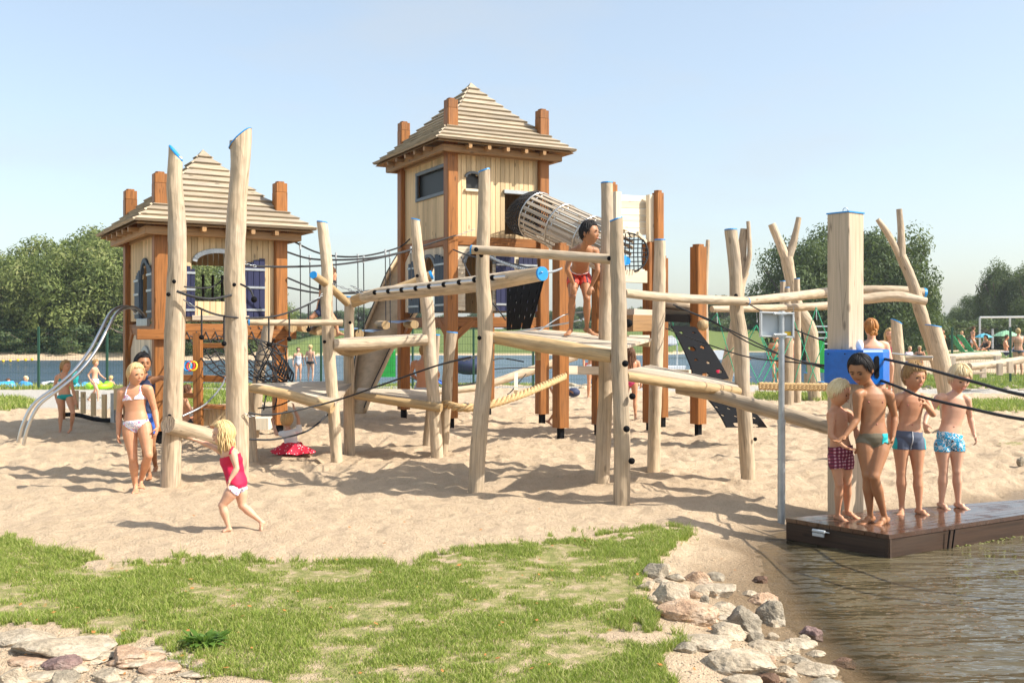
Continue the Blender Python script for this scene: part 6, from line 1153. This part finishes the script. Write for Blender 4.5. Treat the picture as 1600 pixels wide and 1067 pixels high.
for i,(x,y,D,w_) in enumerate(((930,575,30,.6),(948,577,30,.5))): q=MB(); q.beam(P(x,y+8,D),P(x,y-8,D),w_,.04,up=V((0,1,0))); tag(q.build('towel',[FB_['redplaid'],FB_['floral']][i]),('red checked towel','patterned towel')[i]+' hanging by the lake behind the gate beam','towel')
# blue topped stumps in the back
for i,(x,y0,y1,D,m_) in enumerate(((1233,578,604,24,'blue'),(1262,583,598,24.5,'log'),(1272,585,600,24,'log'),(1284,597,603,23,'log'))): 
    t=thing('stump_seat',('blue round stump left of the sign pole','left one of two blue-topped stumps under the net frame','right one of two blue-topped stumps under the net frame','low stump right of the bent trunk')[i],'stump',P(x,y1,D)); log(t,[(x,y1,D,6),(x,y0,D,6)],'stump',m_,cap1=1,sub=2)
t=thing('log_bench','long dark log bench on stub legs, upper one at the right','log bench',P(1520,566,28)); log(t,[(1472,560,28,6),(1520,556,28.5,6),(1560,555,29,6)],'log','log',cap0=1,below=0,capw=.06)
for x in (1488,1558): q=MB(); q.beam(P(x,574,28),P(x,556,28),.15,.12,up=V((0,1,0))); q.build('leg',M['deck'],t)
t=thing('log_bench','pale lower log bench with square end blocks at the right','log bench',P(1550,580,26)); log(t,[(1514,573,26,6),(1560,568,26.5,6),(1596,562,27,6)],'log','log',below=0)
for x,y in ((1536,590),(1562,586),(1578,583)): q=MB(); q.beam(P(x,y,26.2),P(x,y-18,26.2),.13,.12,up=V((0,1,0))); q.build('leg',M['deck'],t)
q=MB(); q.beam(P(1516,583,26),P(1536,582,26),.3,.05); q.build('shelf',M['deck'],t)
def parasol(px,py,D,r,m,label,pxh):
    t=thing('parasol',label,'parasol',P(px,556,D)); c=P(px,py,D); mb=MB(); n=8; hh=r*.42
    rg=[[c+V((r*s*math.cos(a),r*s*math.sin(a),hh*(1-s**1.8))) for a in [k_*2*math.pi/n for k_ in range(n)]] for s in (1,.7,.4,.1)]
    vs=sum(rg,[])+[c+UP*hh]; fs=[(i*n+k_,i*n+(k_+1)%n,(i+1)*n+(k_+1)%n,(i+1)*n+k_) for i in range(3) for k_ in range(n)]+[(3*n+k_,3*n+(k_+1)%n,4*n) for k_ in range(n)]; mb.add(vs,fs); o=mb.build('canopy',m,t); s_=o.modifiers.new('t','SOLIDIFY'); s_.thickness=.02
    q=MB(); q.tube([P(px,py+pxh,D),c+UP*hh*1.15],.025,6); q.build('pole',M['alu'],t)
parasol(1537,527,48,.44,mat('blue_canopy',(.10,.42,.55),.6),'small blue parasol over the sunbathers on the right beach',30); parasol(1572,525,47,.62,mat('green_canopy',(.25,.48,.28),.6),'larger pale green parasol at the right edge of the beach',32)
def lounger(px,py,D,label,fl=1,m='greenf'):
    t=thing('beach_chair',label,'beach chair',P(px,py,D)); c=P(px,py,D); q=MB(); q.beam(c+V((-.45*fl,0,.3)),c+V((.35*fl,0,.3)),.5,.04); q.build('seat',FB_[m],t); q=MB(); q.beam(c+V((-.45*fl,0,.3)),c+V((-.95*fl,0,1.0)),.5,.04); q.build('backrest',FB_[m],t)
    for s in (-.35,.3): q=MB(); q.beam(c+V((s*fl,-.2,0)),c+V((s*fl,-.2,.3)),.04,.04,up=V((0,1,0))); q.build('leg',M['alu'],t)
lounger(1520,560,44,'green reclined beach chair, left one beside the standing child',1); lounger(1534,560,43,'green reclined beach chair, right one beside the seated woman',1); lounger(1568,560,44,'pale reclined beach chair under the green parasol',-1,'grey'); lounger(1425,576,44,'dark folding chair behind the leaning forked trunk',1,'navy')
GF=thing('goal_frame','tall white football goal frame with net behind the parasols','goal',P(1580,545,52))
for a,b in (((1531,545),(1531,496)),((1578,545),(1578,495)),((1531,496),(1640,495)),((1640,545),(1640,495)),((1551,545),(1551,514))): q=MB(); q.beam(P(*a,52),P(*b,52),.09,.09,up=V((.3,1,.2))); q.build('goal_bar',M['alu'],GF)
# ---------------------------------------------------------------- summer haze
hb=MB(); x0,x1,y0,y1,z0,z1=-4300,4300,-30,3700,-2.6,14.5
hb.add([(x0,y0,z0),(x1,y0,z0),(x1,y1,z0),(x0,y1,z0),(x0,y0,z1),(x1,y0,z1),(x1,y1,z1),(x0,y1,z1)],[(3,2,1,0),(4,5,6,7),(0,1,5,4),(1,2,6,5),(2,3,7,6),(3,0,4,7)])
hm=bpy.data.materials.new('haze_air'); hm.use_nodes=True; ht=hm.node_tree
for q in [x for x in ht.nodes if x.type=='BSDF_PRINCIPLED']: ht.nodes.remove(q)
pv=ht.nodes.new('ShaderNodeVolumePrincipled'); pv.inputs['Color'].default_value=(.88,.93,1,1); pv.inputs['Density'].default_value=.0004; pv.inputs['Anisotropy'].default_value=.2
ht.links.new(pv.outputs[0],[x for x in ht.nodes if x.type=='OUTPUT_MATERIAL'][0].inputs['Volume']); hb.build('haze',hm,base=(0,0,0),kind='stuff')
